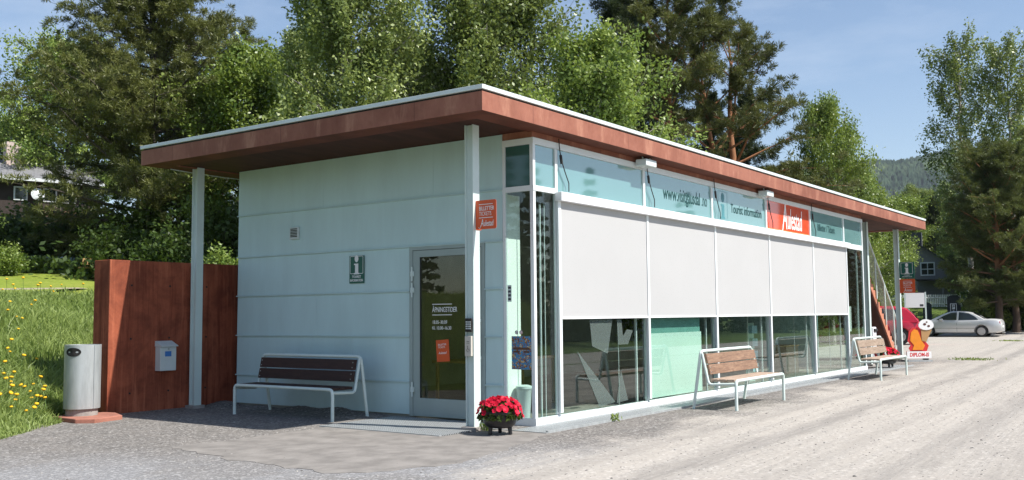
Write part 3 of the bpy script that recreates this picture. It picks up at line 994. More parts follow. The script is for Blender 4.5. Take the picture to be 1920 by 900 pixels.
# frosted decals on the first lower pane
px2 = lambda u, v: (u, v)
def decal(polyxz):
    mb = MB(); M = facing_front(0, .0005, 0)
    for pl_ in polyxz:
        mb.prism(pl_, .001, M)
    return mb
sa = [(1.02, .93), (2.05, .16), (1.60, .12)]
sb = [(1.36, 1.37), (1.42, .98), (1.85, .86), (2.0, 1.37)]
sc_ = [(2.22, .62), (2.08, .14), (2.42, .16)]
sd = [(2.15, .98), (2.45, .98), (2.60, 1.18), (2.42, 1.20), (2.30, 1.10), (2.26, 1.36), (2.13, 1.36)]
decal([sa, sb, sc_, sd]).build('frosted_decal', MT['decal'], lower[0])
# mint board behind second pane
MB().box(3.10, 5.10, .05, .06, .12, 1.12).build('mint_board', MT['mint'], B)
MB().box(3.10, 5.10, .075, .085, .12, 2.9).build('mint_board', mat('deep_mint_board', (.14, .33, .29), .6), B)
# return wall inside the glazed corner
MB().box(.06, .34, .46, .50, .1, 3.03).build('inner_return', MT['mintlight'], B)

# ---- things on and near the building
# floor grating along the glass
mb = MB()
mb.box(-1.42, .0, .38, 2.42, -.05, .012)
mb.box(-.52, 16.9, -.50, -.02, -.05, .012)
mb.cur = 1
mb.box(-.52, 16.9, -.535, -.503, -.05, .03)
mb.box(-.555, -.523, -.535, .377, -.05, .014)
mb.box(-1.455, -1.423, .38, 2.42, -.05, .014)
tag(mb.build('floor_grating', [MT['grate'], MT['galv']]), 'galvanised steel grating along the glass front and the door', 'grating')

# green information sign on the wall
t = thing('information_sign', 'green tourist information sign with a white i on the pale blue wall', 'sign', (-.008, 3.175, 2.12))
MB().box(-.012, 0, -.15, .15, -.205, .205).build('plate', MT['green'], t, bevel=.002)
MM = lambda y, z: facing_side(-.0135, y, z)
lettering('symbol', [i_symbol(0, 0, .30, 0, MM(0, .07)), ring(.135, .132, .02, .008, MM(0, .068))], MT['white'], t)
lettering('lettering', [('TOURIST', .05, MM(0, -.108), 'CENTER', 0, .9, .001), ('INFORMATION', .05, MM(0, -.162), 'CENTER', 0, .78, .001)], MT['white'], t)


def ticket_sign(name, label, x, y0, z0, w, h):
    t = thing(name, label, 'sign', (x, y0, z0))
    M = facing_side(0, -w / 2, h / 2)
    mb = MB().prism(rounded(w / 2, h / 2, .025), .006, M)
    mb.box(-.004, .10, -.004, .004, 0.0, h)
    mb.build('plate', MT['orange'], t)
    ML = facing_side(-.0015, -w / 2, h / 2) @ Matrix.Translation((0, 0, .0065))
    k = h / .36
    items = [('BILLETTER', .072 * k, ML @ Matrix.Translation((-.105 * k, .075 * k, 0)), 'LEFT', 0, .70, .0005),
             ('TICKETS', .072 * k, ML @ Matrix.Translation((-.105 * k, .010 * k, 0)), 'LEFT', 0, .70, -.0004)]
    for zz in (.128, -.038):
        items.append(MB().box(-.011, -.0095, -w / 2 - .11 * k, -w / 2 + .105 * k, h / 2 + zz * k - .004, h / 2 + zz * k + .004))
    items += aulestad(ML @ Matrix.Translation((.0, -.110 * k, 0)), .20 * k)
    lettering('lettering', items, MT['white'], t)
    return t


ticket_sign('ticket_sign', 'orange ticket sign on the near pillar in front of the door', -.735, .372, 2.50, .32, .365)
ticket_sign('ticket_sign', 'orange ticket sign under the green i sign on the far pillar', 19.40, .374, 1.97, .42, .40)
t = thing('information_sign', 'green i sign on the far pillar above an orange sign', 'sign', (19.40, .374, 2.40))
MB().box(-.006, .006, -.42, 0, 0, .47).build('plate', MT['green'], t)
MM = lambda y, z: facing_side(-.0075, y, z)
lettering('symbol', [i_symbol(0, 0, .32, 0, MM(-.21, .285)), ring(.165, .165, .02, .010, MM(-.21, .285))], MT['white'], t)
lettering('lettering', [('TOURIST', .045, MM(-.21, .085), 'CENTER', 0, .9, 0), ('INFORMATION', .045, MM(-.21, .04), 'CENTER', 0, .9, 0)], MT['white'], t)

# keypad and card box on the near pillar
t = thing('keypad', 'black number keypad on the near pillar beside the door', 'keypad', (-.794, .441, 1.22))
MB().box(-.03, 0, -.05, .05, 0, .17).build('housing', MT['black'], t, bevel=.006)
mb = MB()
for r in range(4):
    for c in range(3):
        mb.box(-.034, -.0305, .025 - c * .028 - .009, .025 - c * .028 + .009, .035 + r * .027, .052 + r * .027)
mb.build('keys', MT['offwhite'], t)
t = thing('door_opener_box', 'beige door opener plate with a wheelchair mark under the keypad', 'door opener', (-.794, .441, .92))
MB().box(-.035, 0, -.05, .05, 0, .25).build('housing', mat('beige_plate', (.55, .52, .46), .5), t, bevel=.004)
mk = MB()
Mk = facing_side(-.0365, 0, .085)
mk.tube([Mk @ Vector(p) for p in ((-.004, .045, 0), (-.004, .005, 0), (.016, .003, 0), (.024, -.022, 0))], .003, 6)
mk.tube([Mk @ Vector((.018 * math.cos(a), -.014 + .018 * math.sin(a), 0)) for a in [rad(110 + 25 * k) for k in range(9)]], .0025, 6)
mk.box(-.037, -.0355, -.02, .02, .16, .165).box(-.037, -.0355, -.02, .02, .18, .185)
mk.build('mark', MT['black'], t)

# poster and two round stickers on the corner glass
t = thing('poster', 'blue printed menu poster on the corner glass above the flower pot', 'poster', (.012, .22, .72))
MB().box(-.003, 0, -.155, .155, 0, .43).build('sheet', MT['poster'], t)
MB().box(-.0045, -.0032, -.13, .13, .255, .285).box(-.0045, -.0032, .03, .13, .215, .24).box(-.0045, -.0032, -.13, -.04, .215, .24).build('print_band', mat('poster_brown_band', (.10, .04, .02), .5), t)
for k, (yy, lb, cc) in enumerate(((.295, 'small round white prohibition sticker left on the glass above the poster', (.05, .05, .05)), (.225, 'small round reddish prohibition sticker right on the glass above the poster', (.45, .12, .10)))):
    t = thing('sticker', lb, 'sticker', (.012, yy, 1.20))
    Md = facing_side(0, 0, 0)
    MB().prism([(.027 * math.cos(a), .027 * math.sin(a)) for a in [2 * math.pi * j / 20 for j in range(20)]], .001, Md).build('disc', MT['white'], t)
    q = MB()
    q.tube([Md @ Vector((.022 * math.cos(a), .022 * math.sin(a), .0015)) for a in [2 * math.pi * j / 20 for j in range(21)]], .003, 5)
    q.tube([Md @ Vector((-.015, .015, .0015)), Md @ Vector((.015, -.015, .0015))], .003, 5)
    q.build('ring', mat('sticker_ink_%d' % k, cc, .5), t)
t = thing('sticker', 'pale rectangular sticker of symbols high on the corner glass', 'sticker', (.012, .435, 1.60))
MB().box(-.002, 0, -.065, .0, 0, .22).build('sheet', MT['offwhite'], t)
q = MB()
for k in range(4):
    q.box(-.0035, -.0022, -.055, -.012, .02 + k * .05, .05 + k * .05)
q.build('print', MT['darkboard'], t)

# flood lights under the eave, cables hanging down the glass
for x, lb in ((2.87, 'pale box floodlight under the eave above the web address pane'), (7.78, 'pale box floodlight under the eave left of the orange window sign')):
    t = thing('floodlight', lb, 'floodlight', (x, -.14, ZB), group='box floodlights under the eave')
    MB().box(-.17, .17, -.09, .09, -.145, -.045).build('housing', MT['offwhite'], t, bevel=.006)
    for s_ in (-1, 1):
        MB().tube([(s_ * .1, 0, -.045), (s_ * .12, 0, -.002)], .012).build('bracket', MT['offwhite'], t)
    MB().box(-.15, .15, -.07, .07, -.149, -.146).build('lens', MT['clearlight'], t)
cab = ['first long blank upper pane', 'web address pane', 'tourist information pane', 'orange name pane', 'green tickets pane']
for i, (x, lb) in enumerate(zip((.62, 3.13, 5.64, 8.18, 10.74), cab)):
    mb = MB()
    pts_ = [(x - .04, -.03, 3.80), (x - .03, -.035, 3.66), (x + .0, -.04, 3.52), (x + .10, -.035, 3.36), (x + .20, -.03, 3.22), (x + .20, -.03, 3.10)]
    mb.tube(pts_, .008, 6)
    mb.tube([(x - .012, -.038, 3.58), (x + .012, -.04, 3.46)], .02, 8)
    tag(mb.build('cable', MT['black']), 'black cable with a plug hanging over the ' + lb, 'cable', 'black cables hanging over the upper panes')
mb = MB().tube([(-1.02, 6.33, ZB - .02), (-.5, 6.36, ZB - .03), (.0, 6.37, ZB - .035), (.4, 6.38, ZB - .03)], .008, 6)
tag(mb.build('cable', MT['offwhite']), 'thin pale cable along the soffit behind the left pillar', 'cable')

# ---- red wall, letter box, bin
WY0, WY1 = 6.25, 6.66
mb = MB().box(-2.09, 2.4, WY0, WY1, -.1, 2.31)
rw = mb.build('red_wall', MT['redwall'], bevel=.008)
rw2 = thing('garden_wall', 'thick red stained concrete wall beside the tourist office', 'wall')
rw.parent = rw2; rw.name = 'wall_body'
mb = MB()
for hx, hz in ((-1.72, 1.93), (-1.72, 1.12), (-1.72, .30), (-1.05, 1.93), (-1.05, 1.12), (-1.05, .86), (-.36, 1.12), (-.36, 1.93), (-.36, .3), (-1.05, .30)):
    mb.prism([(.016 * math.cos(a), .016 * math.sin(a)) for a in [2 * math.pi * j / 10 for j in range(10)]], .004, facing_front(hx, WY0 - .001, hz))
mb.build('tie_hole', MT['black'], rw2)
for x in (-1.35, -.1, 1.1):
    pass
t = thing('letter_box', 'small pale letter box with a sloping lid on the red wall', 'letter box', (-1.15, WY0, .615))
t.scale = (.86, .9, 1)
MB().box(-.165, .165, -.15, 0, 0, .37).build('box', MT['offwhite'], t, bevel=.006)
q = MB()
q.add([(-.175, 0, .46), (.175, 0, .46), (.175, -.19, .385), (-.175, -.19, .385), (-.175, 0, .375), (.175, 0, .375), (.175, -.19, .372), (-.175, -.19, .372)],
      [(0, 1, 2, 3), (4, 5, 6, 7), (0, 1, 5, 4), (1, 2, 6, 5), (2, 3, 7, 6), (3, 0, 4, 7)])
q.build('lid', MT['offwhite'], t)
MB().box(-.07, .06, -.153, -.1505, .22, .30).build('sticker', MT['blue'], t)
MB().lathe([(.015, 0), (.015, .01)], 12).build('lock', MT['galv'], t).matrix_local = Matrix.Translation((0, -.151, .335)) @ Matrix.Rotation(rad(90), 4, 'X')

t = thing('litter_bin', 'tall grey metal litter bin with an oval opening on a red slab', 'litter bin', (-2.585, 6.08, .06), rad(0))
# half-round shell with a flat back side
prof = []
R_ = .245
n = 72
outl = []
for k in range(n):
    a = 2 * math.pi * k / n
    x_, y_ = R_ * math.cos(a), R_ * math.sin(a)
    outl.append((x_, y_))
body = MB()
zz0, zz1 = .10, 1.00
vs = [(x_, y_, zz0) for x_, y_ in outl] + [(x_, y_, zz1) for x_, y_ in outl] + [(x_ * .955, y_ * .955, zz1) for x_, y_ in outl] + [(x_ * .955, y_ * .955, .75) for x_, y_ in outl]
fs = []
for lvl in range(3):
    for k in range(n):
        fs.append((lvl * n + k, lvl * n + (k + 1) % n, (lvl + 1) * n + (k + 1) % n, (lvl + 1) * n + k))
fs.append(tuple(range(n - 1, -1, -1)))
body.add(vs, fs)
shell = body.build('shell', MT['galv'], t, smooth=50)
MB().lathe([(R_ * .953, .965), (R_ * .953, .992)], 40).build('lid', MT['galv'], t, smooth=40)
# vertical seam and oval opening that follow the curve
def on_shell(a, z, r=R_ + .006):
    return Vector((r * math.cos(a), r * math.sin(a), z))
vdir = math.atan2(CAM.y - 6.02, CAM.x + 2.5)
op = MB(); ca = vdir - rad(32); ov = []
for k in range(32):
    tt = 2 * math.pi * k / 32
    ov.append(on_shell(ca + rad(27) * math.cos(tt), .90 + .062 * math.sin(tt)))
ctr = []
op.add(ov + [on_shell(ca, .90)], [(k, (k + 1) % 32, 32) for k in range(32)])
op.build('opening', MT['black'], t)
sea = vdir + rad(38)
MB().tube([on_shell(sea, .105), on_shell(sea, .995)], .006, 6).build('seam', MT['galv'], t)
MB().lathe([(.215, 0), (.215, .10)], 32).build('foot', MT['footing'], t, smooth=40)
mb = MB().prism([(-2.95, 5.62), (-2.78, 5.42), (-2.28, 5.55), (-2.10, 6.0), (-2.16, 6.22), (-2.55, 6.40), (-2.9, 6.3)], .07, Matrix.Translation((0, 0, -.01)))
tag(mb.build('paving_slab', MT['redslab'], bevel=.01), 'low red slab under the grey litter bin', 'slab')

# ---- benches
def bench(label, wood_back, wood_seat, loc, rz):
    """tube frame bench: local x = length (2.1), y = depth, front at -y"""
    t = thing('bench', label, 'bench', loc, rz)
    Lh, r = 1.03, .024
    f = MB()
    def bow(p0, p1, p2, rr=.07):
        a = (p0 - p1).normalized(); b = (p2 - p1).normalized()
        q0, q2 = p1 + a * rr, p1 + b * rr
        return [q0.lerp(p1, .55).lerp(p1.lerp(q2, 0), 0) if False else ((1 - s) ** 2 * q0 + 2 * s * (1 - s) * p1 + s * s * q2) for s in (0, .25, .5, .75, 1)]
    V = Vector
    topL, topR = V((-Lh, .20, .86)), V((Lh, .20, .86))
    rl, rr_ = V((-Lh, .34, -.03)), V((Lh, .34, -.03))
    # rear hoop
    f.tube([rl] + bow(rl, topL, topR) + bow(topL, topR, rr_) + [rr_], r, 10)
    # front hoop
    fl, frt = V((-Lh, -.34, -.03)), V((Lh, -.34, -.03))
    fl2, fr2 = V((-Lh, -.34, .43)), V((Lh, -.34, .43))
    f.tube([fl] + bow(fl, fl2, fr2) + bow(fl2, fr2, frt) + [frt], r, 10)
    # side rails: from the top down the back and forward under the seat
    for s in (-1, 1):
        a = V((s * (Lh - .004), .185, .83)); b = V((s * (Lh - .004), .085, .365)); c = V((s * (Lh - .004), -.33, .385))
        f.tube([a] + bow(a, b, c, .06) + [c], r * .85, 10)
    f.build('frame', MT['bench_steel'], t, smooth=50)
    bk = MB()
    for z0, z1 in ((.515, .660), (.675, .820)):
        y0 = .085 + (z0 - .365) * .215 - .055; y1 = .085 + (z1 - .365) * .215 - .055
        th = .038
        vs = [(-Lh + .03, y0, z0), (Lh - .03, y0, z0), (Lh - .03, y0 + th, z0), (-Lh + .03, y0 + th, z0),
              (-Lh + .03, y1, z1), (Lh - .03, y1, z1), (Lh - .03, y1 + th, z1), (-Lh + .03, y1 + th, z1)]
        bk.add(vs, [(0, 1, 2, 3), (4, 5, 6, 7), (0, 1, 5, 4), (1, 2, 6, 5), (2, 3, 7, 6), (3, 0, 4, 7)])
    bk.build('backrest', wood_back, t, bevel=.005)
    st = MB()
    for k in range(3):
        y0 = -.305 + k * .128
        st.box(-Lh + .028, Lh - .028, y0, y0 + .118, .412, .450)
    st.build('seat', wood_seat, t, bevel=.005)
    bo = MB()
    for s in (-1, 1):
        for z in (.55, .62, .71, .78):
            yb = .085 + (z - .365) * .215 - .058
            bo.tube([(s * (Lh - .07), yb, z), (s * (Lh - .07), yb - .004, z)], .008, 8)
    bo.build('bolts', MT['galv'], t)
    return t


bench('tube-framed bench with dark brown slats against the pale blue wall', MT['wooddark'], MT['wooddark'], (-.62, 3.72, 0), rad(-90))
bench('tube-framed bench with warm brown slats in front of the mint pane', MT['woodwarm'], MT['woodseat'], (4.22, -1.0, 0), rad(1.5))
bench('far tube-framed bench with greyed slats beside the second flower pot', MT['woodgrey'], MT['woodseat'], (11.75, -1.03, 0), rad(0))

# ------------------------------------------------------------------ leaves and trees
def leaf_quads(name, Cn, size, mt, seed=0, elong=1.35, dirs=None, tint=None, flat=0.0, wid=0.75):
    r = np.random.default_rng(seed)
    n = len(Cn)
    if dirs is None:
        nrm = r.normal(size=(n, 3)) * .8 + np.array([.1, -.3, .6])
        q0 = r.normal(size=(n, 3))
        t_ = np.cross(nrm, q0)
    else:
        t_ = dirs + r.normal(size=(n, 3)) * .25
    t_ /= np.linalg.norm(t_, axis=1)[:, None] + 1e-9
    q = r.normal(size=(n, 3)) if dirs is not None else nrm
    b_ = np.cross(t_, q); b_ /= np.linalg.norm(b_, axis=1)[:, None] + 1e-9
    s = (size * (0.7 + .6 * r.random(n)))[:, None]
    v = np.stack([Cn - t_ * s * elong * .5, Cn + b_ * s * wid * .5, Cn + t_ * s * elong * .5, Cn - b_ * s * wid * .5], 1).reshape(-1, 3)
    f = np.arange(4 * n).reshape(n, 4)
    if tint is None:
        tint = r.random(n)
    tint = np.clip(tint + r.normal(size=n) * .2, 0, 1)
    return raw_mesh(name, v, f, mt, tint=tint)


def mesh_obj(name, me, parent=None):
    o = bpy.data.objects.new(name, me); COL.objects.link(o)
    if parent: o.parent = parent
    return o


def polyline(p0, d0, Ln, n, bend, r, wob=.12):
    pts = [np.array(p0, float)]
    d = np.array(d0, float); d /= np.linalg.norm(d)
    for k in range(n):
        d = d + np.array([0, 0, bend / n]) + r.normal(size=3) * wob / n ** .5
        d /= np.linalg.norm(d)
        pts.append(pts[-1] + d * Ln / n)
    return np.array(pts)


def along(pts, u):
    k = u * (len(pts) - 1); i = min(int(k), len(pts) - 2); f = k - i
    return pts[i] * (1 - f) + pts[i + 1] * f, pts[i + 1] - pts[i]


def tree(name, kind, seed, Ht, R, nl, ns, nt, nleaf, base=.2, size=.10, mt=None, bark=None, hang=.6, spread=.13,
         trunk_r=.16, prof=None, el0=.35, el1=1.1, bend=-.15, lean=(0, 0), fork=False, bare=.3, sub=.40, leaf_kw=None):
    """builds a tree Empty > trunk, crown, standing at the origin"""
    r = np.random.default_rng(seed)
    root = thing(name, 'x', 'tree')
    tb = MB()
    tp = [np.zeros(3)]
    nn = 10
    for k in range(1, nn + 1):
        z = Ht * .97 * k / nn
        tp.append(np.array([lean[0] * (k / nn) ** 1.5 + r.normal() * .05 * Ht / 14, lean[1] * (k / nn) ** 1.5 + r.normal() * .05 * Ht / 14, z]))
    tp = np.array(tp)
    tp[0][2] = -.4
    tb.tube(tp, [trunk_r * (1.25 if k == 0 else 1) * (1 - .93 * k / nn) + .012 for k in range(nn + 1)], 9)
    if fork:
        fp = polyline(tp[4], (.35, .2, 1), Ht * .5, 6, .2, r, .1)
        tb.tube(fp, [trunk_r * .55 * (1 - .9 * k / 6) + .012 for k in range(7)], 7)
    pts, tin, dr = [], [], []
    prof = prof or (lambda t: math.sin(math.pi * (.14 + .80 * t)) ** .8)
    for i in range(nl):
        tt = (i + r.random()) / nl
        h = base + (.985 - base) * tt
        src = fp if (fork and h > .45 and r.random() < .45) else tp
        if src is tp:
            p, _ = along(tp, h)
        else:
            p, _ = along(fp, min((h - .4) / .5, 1))
        az = i * 2.39996 + r.normal() * .4
        Ln = R * prof(tt) * (.72 + .5 * r.random())
        el = el0 + (el1 - el0) * tt + r.normal() * .12
        d = (math.cos(az) * math.cos(el), math.sin(az) * math.cos(el), math.sin(el))
        nseg = 6
        lp = polyline(p, d, Ln, nseg, bend, r)
        r0 = max(trunk_r * .32 * (1 - .75 * tt) * (.6 + Ln / R * .5), .012)
        tb.tube(lp, [r0 * (1 - .85 * k / nseg) + .004 for k in range(nseg + 1)], 5, cap=False)
        lt = r.normal() * .16
        for j in range(ns):
            u = bare + (1 - bare) * (j + r.random()) / ns
            sp, sd_ = along(lp, min(u, .999))
            sd_ = sd_ / (np.linalg.norm(sd_) + 1e-9) + r.normal(size=3) * np.array([.75, .75, .35])
            sd_ /= np.linalg.norm(sd_)
            Ls = max(.35, Ln * sub * (.5 + r.random()) * (1.15 - .5 * u))
            if j % 2 == 0:
                tb.tube([sp, sp + sd_ * Ls * .85], [.012 * Ht / 14, .004], 4, cap=False)
            ct = .5 + lt + r.normal() * .16
            for k in range(nt):
                q = sp + sd_ * Ls * (k + r.random()) / nt + r.normal(size=3) * .08
                if kind == 'leaf':
                    n_ = int(nleaf * (.6 + .8 * r.random()))
                    hl = hang * (.25 + r.random())
                    dz = r.random(n_) * hl
                    c = q + r.normal(size=(n_, 3)) * spread
                    c[:, 2] -= dz
                    pts.append(c); tin.append(np.full(n_, ct)); dr.append(np.zeros((n_, 3)))
                else:
                    n_ = int(nleaf * (.6 + .8 * r.random()))
                    dv = r.normal(size=(n_, 3)) + np.array([0, 0, .45]) + sd_ * .8
                    dv /= np.linalg.norm(dv, axis=1)[:, None]
                    c = q + dv * spread * (.35 + .65 * r.random((n_, 1))) * np.array([1, 1, .75])
                    c[:, 2] -= hang * r.random(n_)
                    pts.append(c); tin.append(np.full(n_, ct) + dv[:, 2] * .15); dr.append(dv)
    P_ = np.concatenate(pts); T_ = np.concatenate(tin); D_ = np.concatenate(dr)
    kw = dict(leaf_kw or {})
    me = leaf_quads('crown', P_, size, mt, seed, dirs=None if kind == 'leaf' else D_, tint=T_, **kw)
    tr_ = tb.build('trunk', bark, root, smooth=60)
    mesh_obj('crown', me, root)
    return root


def put(root, x, y, sc=1.0, rz=0.0, dz=0.0, label=None):
    root.location = (x, y, h1(x, y) + dz)
    root.rotation_euler = (0, 0, rz)
    root.scale = (sc, sc, sc) if not isinstance(sc, (tuple, list)) else sc
    if label: root['label'] = label
    return root


def put_copy(src, x, y, sc, rz, label, group=None):
    return dup(src, (x, y, h1(x, y)), rz, sc, label, group)


cone = lambda t: (1 - t) ** .75 * .95 + .08
cone_full = lambda t: min(1, (1 - t) ** .85 * (.85 + .45 * min(t * 3, 1)) + .04)
umb = lambda t: .55 + .5 * math.sin(math.pi * min(1, .25 + t * .8))

# big birches behind the roof
bE = tree('birch_tree', 'leaf', 11, 12.6, 3.05, 84, 9, 7, 20, base=.08, size=.095, mt=MT['leaf_birch'], bark=MT['birchbark'], hang=.9, trunk_r=.20)
put(bE, 10.95, 14.65, 1.0, .3, label='big round-crowned birch behind the left half of the roof')
bF = tree('birch_tree', 'leaf', 12, 12.2, 3.05, 84, 9, 7, 20, base=.08, size=.095, mt=MT['leaf_birch'], bark=MT['birchbark'], hang=.9, trunk_r=.20)
put(bF, 15.0, 11.9, 1.05, 1.1, label='big birch rising straight behind the roof corner')
bG = tree('birch_tree', 'leaf', 13, 8.0, 2.35, 50, 8, 7, 18, base=.10, size=.08, mt=MT['leaf_fresh'], bark=MT['birchbark'], hang=.55, trunk_r=.12)
put(bG, 13.3, 6.9, 1.14, 0, label='smaller bright green birch between the big birch and the tall pines')
bS = tree('birch_tree', 'leaf', 14, 17.5, 2.6, 54, 7, 6, 9, base=.25, size=.13, mt=MT['leaf_birch'], bark=MT['birchbark'], hang=1.2, trunk_r=.17, bare=.25, prof=lambda t: .45 + .55 * math.sin(math.pi * (.1 + .75 * t)))
# broadleaf (maple like)
mA = tree('broadleaf_tree', 'leaf', 21, 9.0, 4.2, 52, 8, 7, 18, base=.14, size=.125, mt=MT['leaf_fresh'], bark=MT['bark'], hang=.15, spread=.24, trunk_r=.2, el0=.25)
put(mA, 22.3, 50.2, 1.2, .5, label='leafy bright green tree sticking out left of the tall olive pine')
mD = tree('broadleaf_tree', 'leaf', 22, 8.4, 3.0, 48, 8, 7, 18, base=.08, size=.11, mt=MT['leaf_fresh'], bark=MT['bark'], hang=.2, spread=.2, trunk_r=.16)
put(mD, 13.1, 22.0, 1.0, 0, label='bright green leafy tree between the tall olive pine and the left birch')
# conifers
pA = tree('pine_tree', 'needle', 31, 12.4, 3.3, 135, 10, 5, 66, base=.10, size=.10, mt=MT['needle_olive'], bark=MT['bark'], hang=.03, spread=.19, trunk_r=.20,
          prof=cone_full, el0=.0, el1=.75, bend=.25, bare=.15, sub=.50, leaf_kw=dict(wid=.19))
put(pA, 11.35, 25.35, 1.27, 0, label='tall dense olive-green pine behind the red wall')
pI = tree('pine_tree', 'needle', 32, 13.6, 2.2, 46, 8, 4, 74, base=.33, size=.12, mt=MT['needle_olive'], bark=MT['pinebark'], hang=.05, spread=.22, trunk_r=.19,
          prof=umb, el0=-.1, el1=.9, bend=.15, bare=.35, leaf_kw=dict(wid=.19))
put(pI, 22.3, 9.1, 1.02, 0, label='pine with a straight orange trunk left of the wide crowned pine')
pJ = tree('pine_tree', 'needle', 33, 11.9, 3.4, 56, 8, 4, 74, base=.22, size=.12, mt=MT['needle_olive'], bark=MT['pinebark'], hang=.05, spread=.24, trunk_r=.24,
          prof=umb, el0=-.15, el1=1.0, bend=.15, bare=.45, fork=True, leaf_kw=dict(wid=.19))
put(pJ, 25.4, 8.0, 1.04, 2.0, label='wide crowned pine with forked orange trunk and bare lower limbs')
sH = tree('spruce_tree', 'needle', 34, 15.5, 3.2, 95, 9, 4, 34, base=.06, size=.15, mt=MT['needle_dark'], bark=MT['bark'], hang=.35, spread=.16, trunk_r=.2,
          prof=cone, el0=-.25, el1=.35, bend=.15, bare=.15, leaf_kw=dict(wid=.19))
put(sH, 29.0, 14.8, 1.12, 0, label='tall dark spruce peeping out between the birch and the pines')
# copies further back
def at(px, d):
    """ground point d metres in front of the camera in the direction of picture column px"""
    q = CAM + fw * d + rt * ((px - 960) / 1837 * d)
    return q.x, q.y

backs = [
    (mA, 30, 64, .72, 'leafy tree on the slope above the slate roof at the left edge'),
    (mA, -70, 62, .8, 'leafy tree on the slope beyond the left picture edge'),
    (mD, 95, 70, .62, 'leafy tree on the slope between slate roof and olive pine'),
    (mD, 335, 42, .98, 'tall leafy tree showing right behind the olive pine'),
    (bE, 490, 50, .66, 'birch standing back behind the bright green leafy tree'),
    (bE, 560, 46, .95, 'birch standing back behind the left roof birch'),
    (bF, 760, 43, .95, 'birch filling the gap between the two big roof birches'),
    (bF, 1030, 44, .60, 'birch standing back right of the roof corner birch'),
    (sH, 1340, 52, .85, 'dark spruce hidden behind the wide crowned pine'),
    (sH, 1225, 46, .90, 'dark spruce behind the orange straight pine'),
    (sH, 1405, 47, .78, 'dark spruce behind the right side of the wide crowned pine'),
    (pA, 1482, 40, .62, 'small olive pine right of the wide crowned pine'),
    (bG, 1556, 43, (.88, .88, 1.32), 'airy light green birch standing out at the right end of the roof trees'),
    (bG, 1512, 46, .8, 'low light green birch below the airy birch'),
    (bG, 1606, 50, 1.05, 'light green birch above the far end of the roof'),
    (bG, 1640, 52, .95, 'light green birch behind the far pillar'),
    (sH, 1672, 74, .50, 'dark spruce top standing below the distant hill'),
    (bE, 1712, 98, .82, 'mid green tree behind the gable of the grey house'),
    (sH, 1752, 88, .59, 'dark spruce right of the grey house gable'),
    (mA, 1700, 90, .88, 'leafy tree above the roof of the grey gabled house'),
    (bF, 1745, 96, .81, 'birch filling the gap below the distant hill'),
    (bE, 1775, 92, .80, 'mid green tree far behind the picket fence'),
    (mA, 1830, 78, .82, 'dark leafy tree behind the picket fence end'),
    (mA, 1905, 74, .80, 'leafy tree behind the right hand pine trunks'),
    (bE, 1960, 80, 1.0, 'birch beyond the right picture edge'),
    (bS, 1812, 66, 1.08, 'tall airy birch left of the pair at the right edge'),
    (pA, 1840, 70, .66, 'olive pine behind the silver car left of the orange trunks'),
]
for i, (src, px, d_, sc_k, lb) in enumerate(backs):
    x_, y_ = at(px, d_)
    if src is bS and src['label'] == 'x':
        put(bS, x_, y_, sc_k, .4, label=lb)
    else:
        put_copy(src, x_, y_, sc_k, i * 1.7, lb)
x_, y_ = at(1902, 63); put_copy(bS, x_, y_, 1.04, 2.2, 'tall airy birch at the right picture edge')
pO = tree('pine_tree', 'needle', 35, 10.0, 3.1, 64, 8, 4, 76, base=.17, size=.135, mt=MT['needle_green'], bark=MT['pinebark'], hang=.05, spread=.28, trunk_r=.22,
          prof=lambda t: .75 + .3 * math.sin(math.pi * t), el0=.05, el1=.9, bend=.15, bare=.3, leaf_kw=dict(wid=.19))
x_, y_ = at(1868, 57); put(pO, x_, y_, 1.0, 0, label='olive pine with a thick orange-brown trunk behind the silver car boot')
x_, y_ = at(1897, 58); put_copy(pO, x_, y_, .95, 2.5, 'second olive pine just right of the thick orange-brown trunk')

# shrubs
def shrub(name, seed, R, Hh, n, size, mt, label):
    r = np.random.default_rng(seed)
    root = thing(name, label, 'shrub')
    st = MB(); pts = []; tin = []
    for k in range(26):
        az = r.random() * 6.28; el = .45 + r.random() * 1.1; Ln = Hh * (.55 + .5 * r.random())
        lp = polyline((0, 0, -.1), (math.cos(az) * math.cos(el) * R / Hh, math.sin(az) * math.cos(el) * R / Hh, math.sin(el)), Ln, 5, -.1, r)
        st.tube(lp, [.02 * (1 - .8 * j / 5) for j in range(6)], 5, cap=False)
        nn = n // 26
        u = .2 + .8 * r.random(nn) ** .7
        base_ = np.array([along(lp, min(x, .999))[0] for x in u])
        pts.append(base_ + r.normal(size=(nn, 3)) * R * .17); tin.append(np.full(nn, .5 + r.normal() * .2))
    P_ = np.concatenate(pts); P_[:, 2] = np.abs(P_[:, 2])
    st.build('stems', MT['bark'], root)
    mesh_obj('foliage', leaf_quads('foliage', P_, size, mt, seed, tint=np.concatenate(tin)), root)
    return root


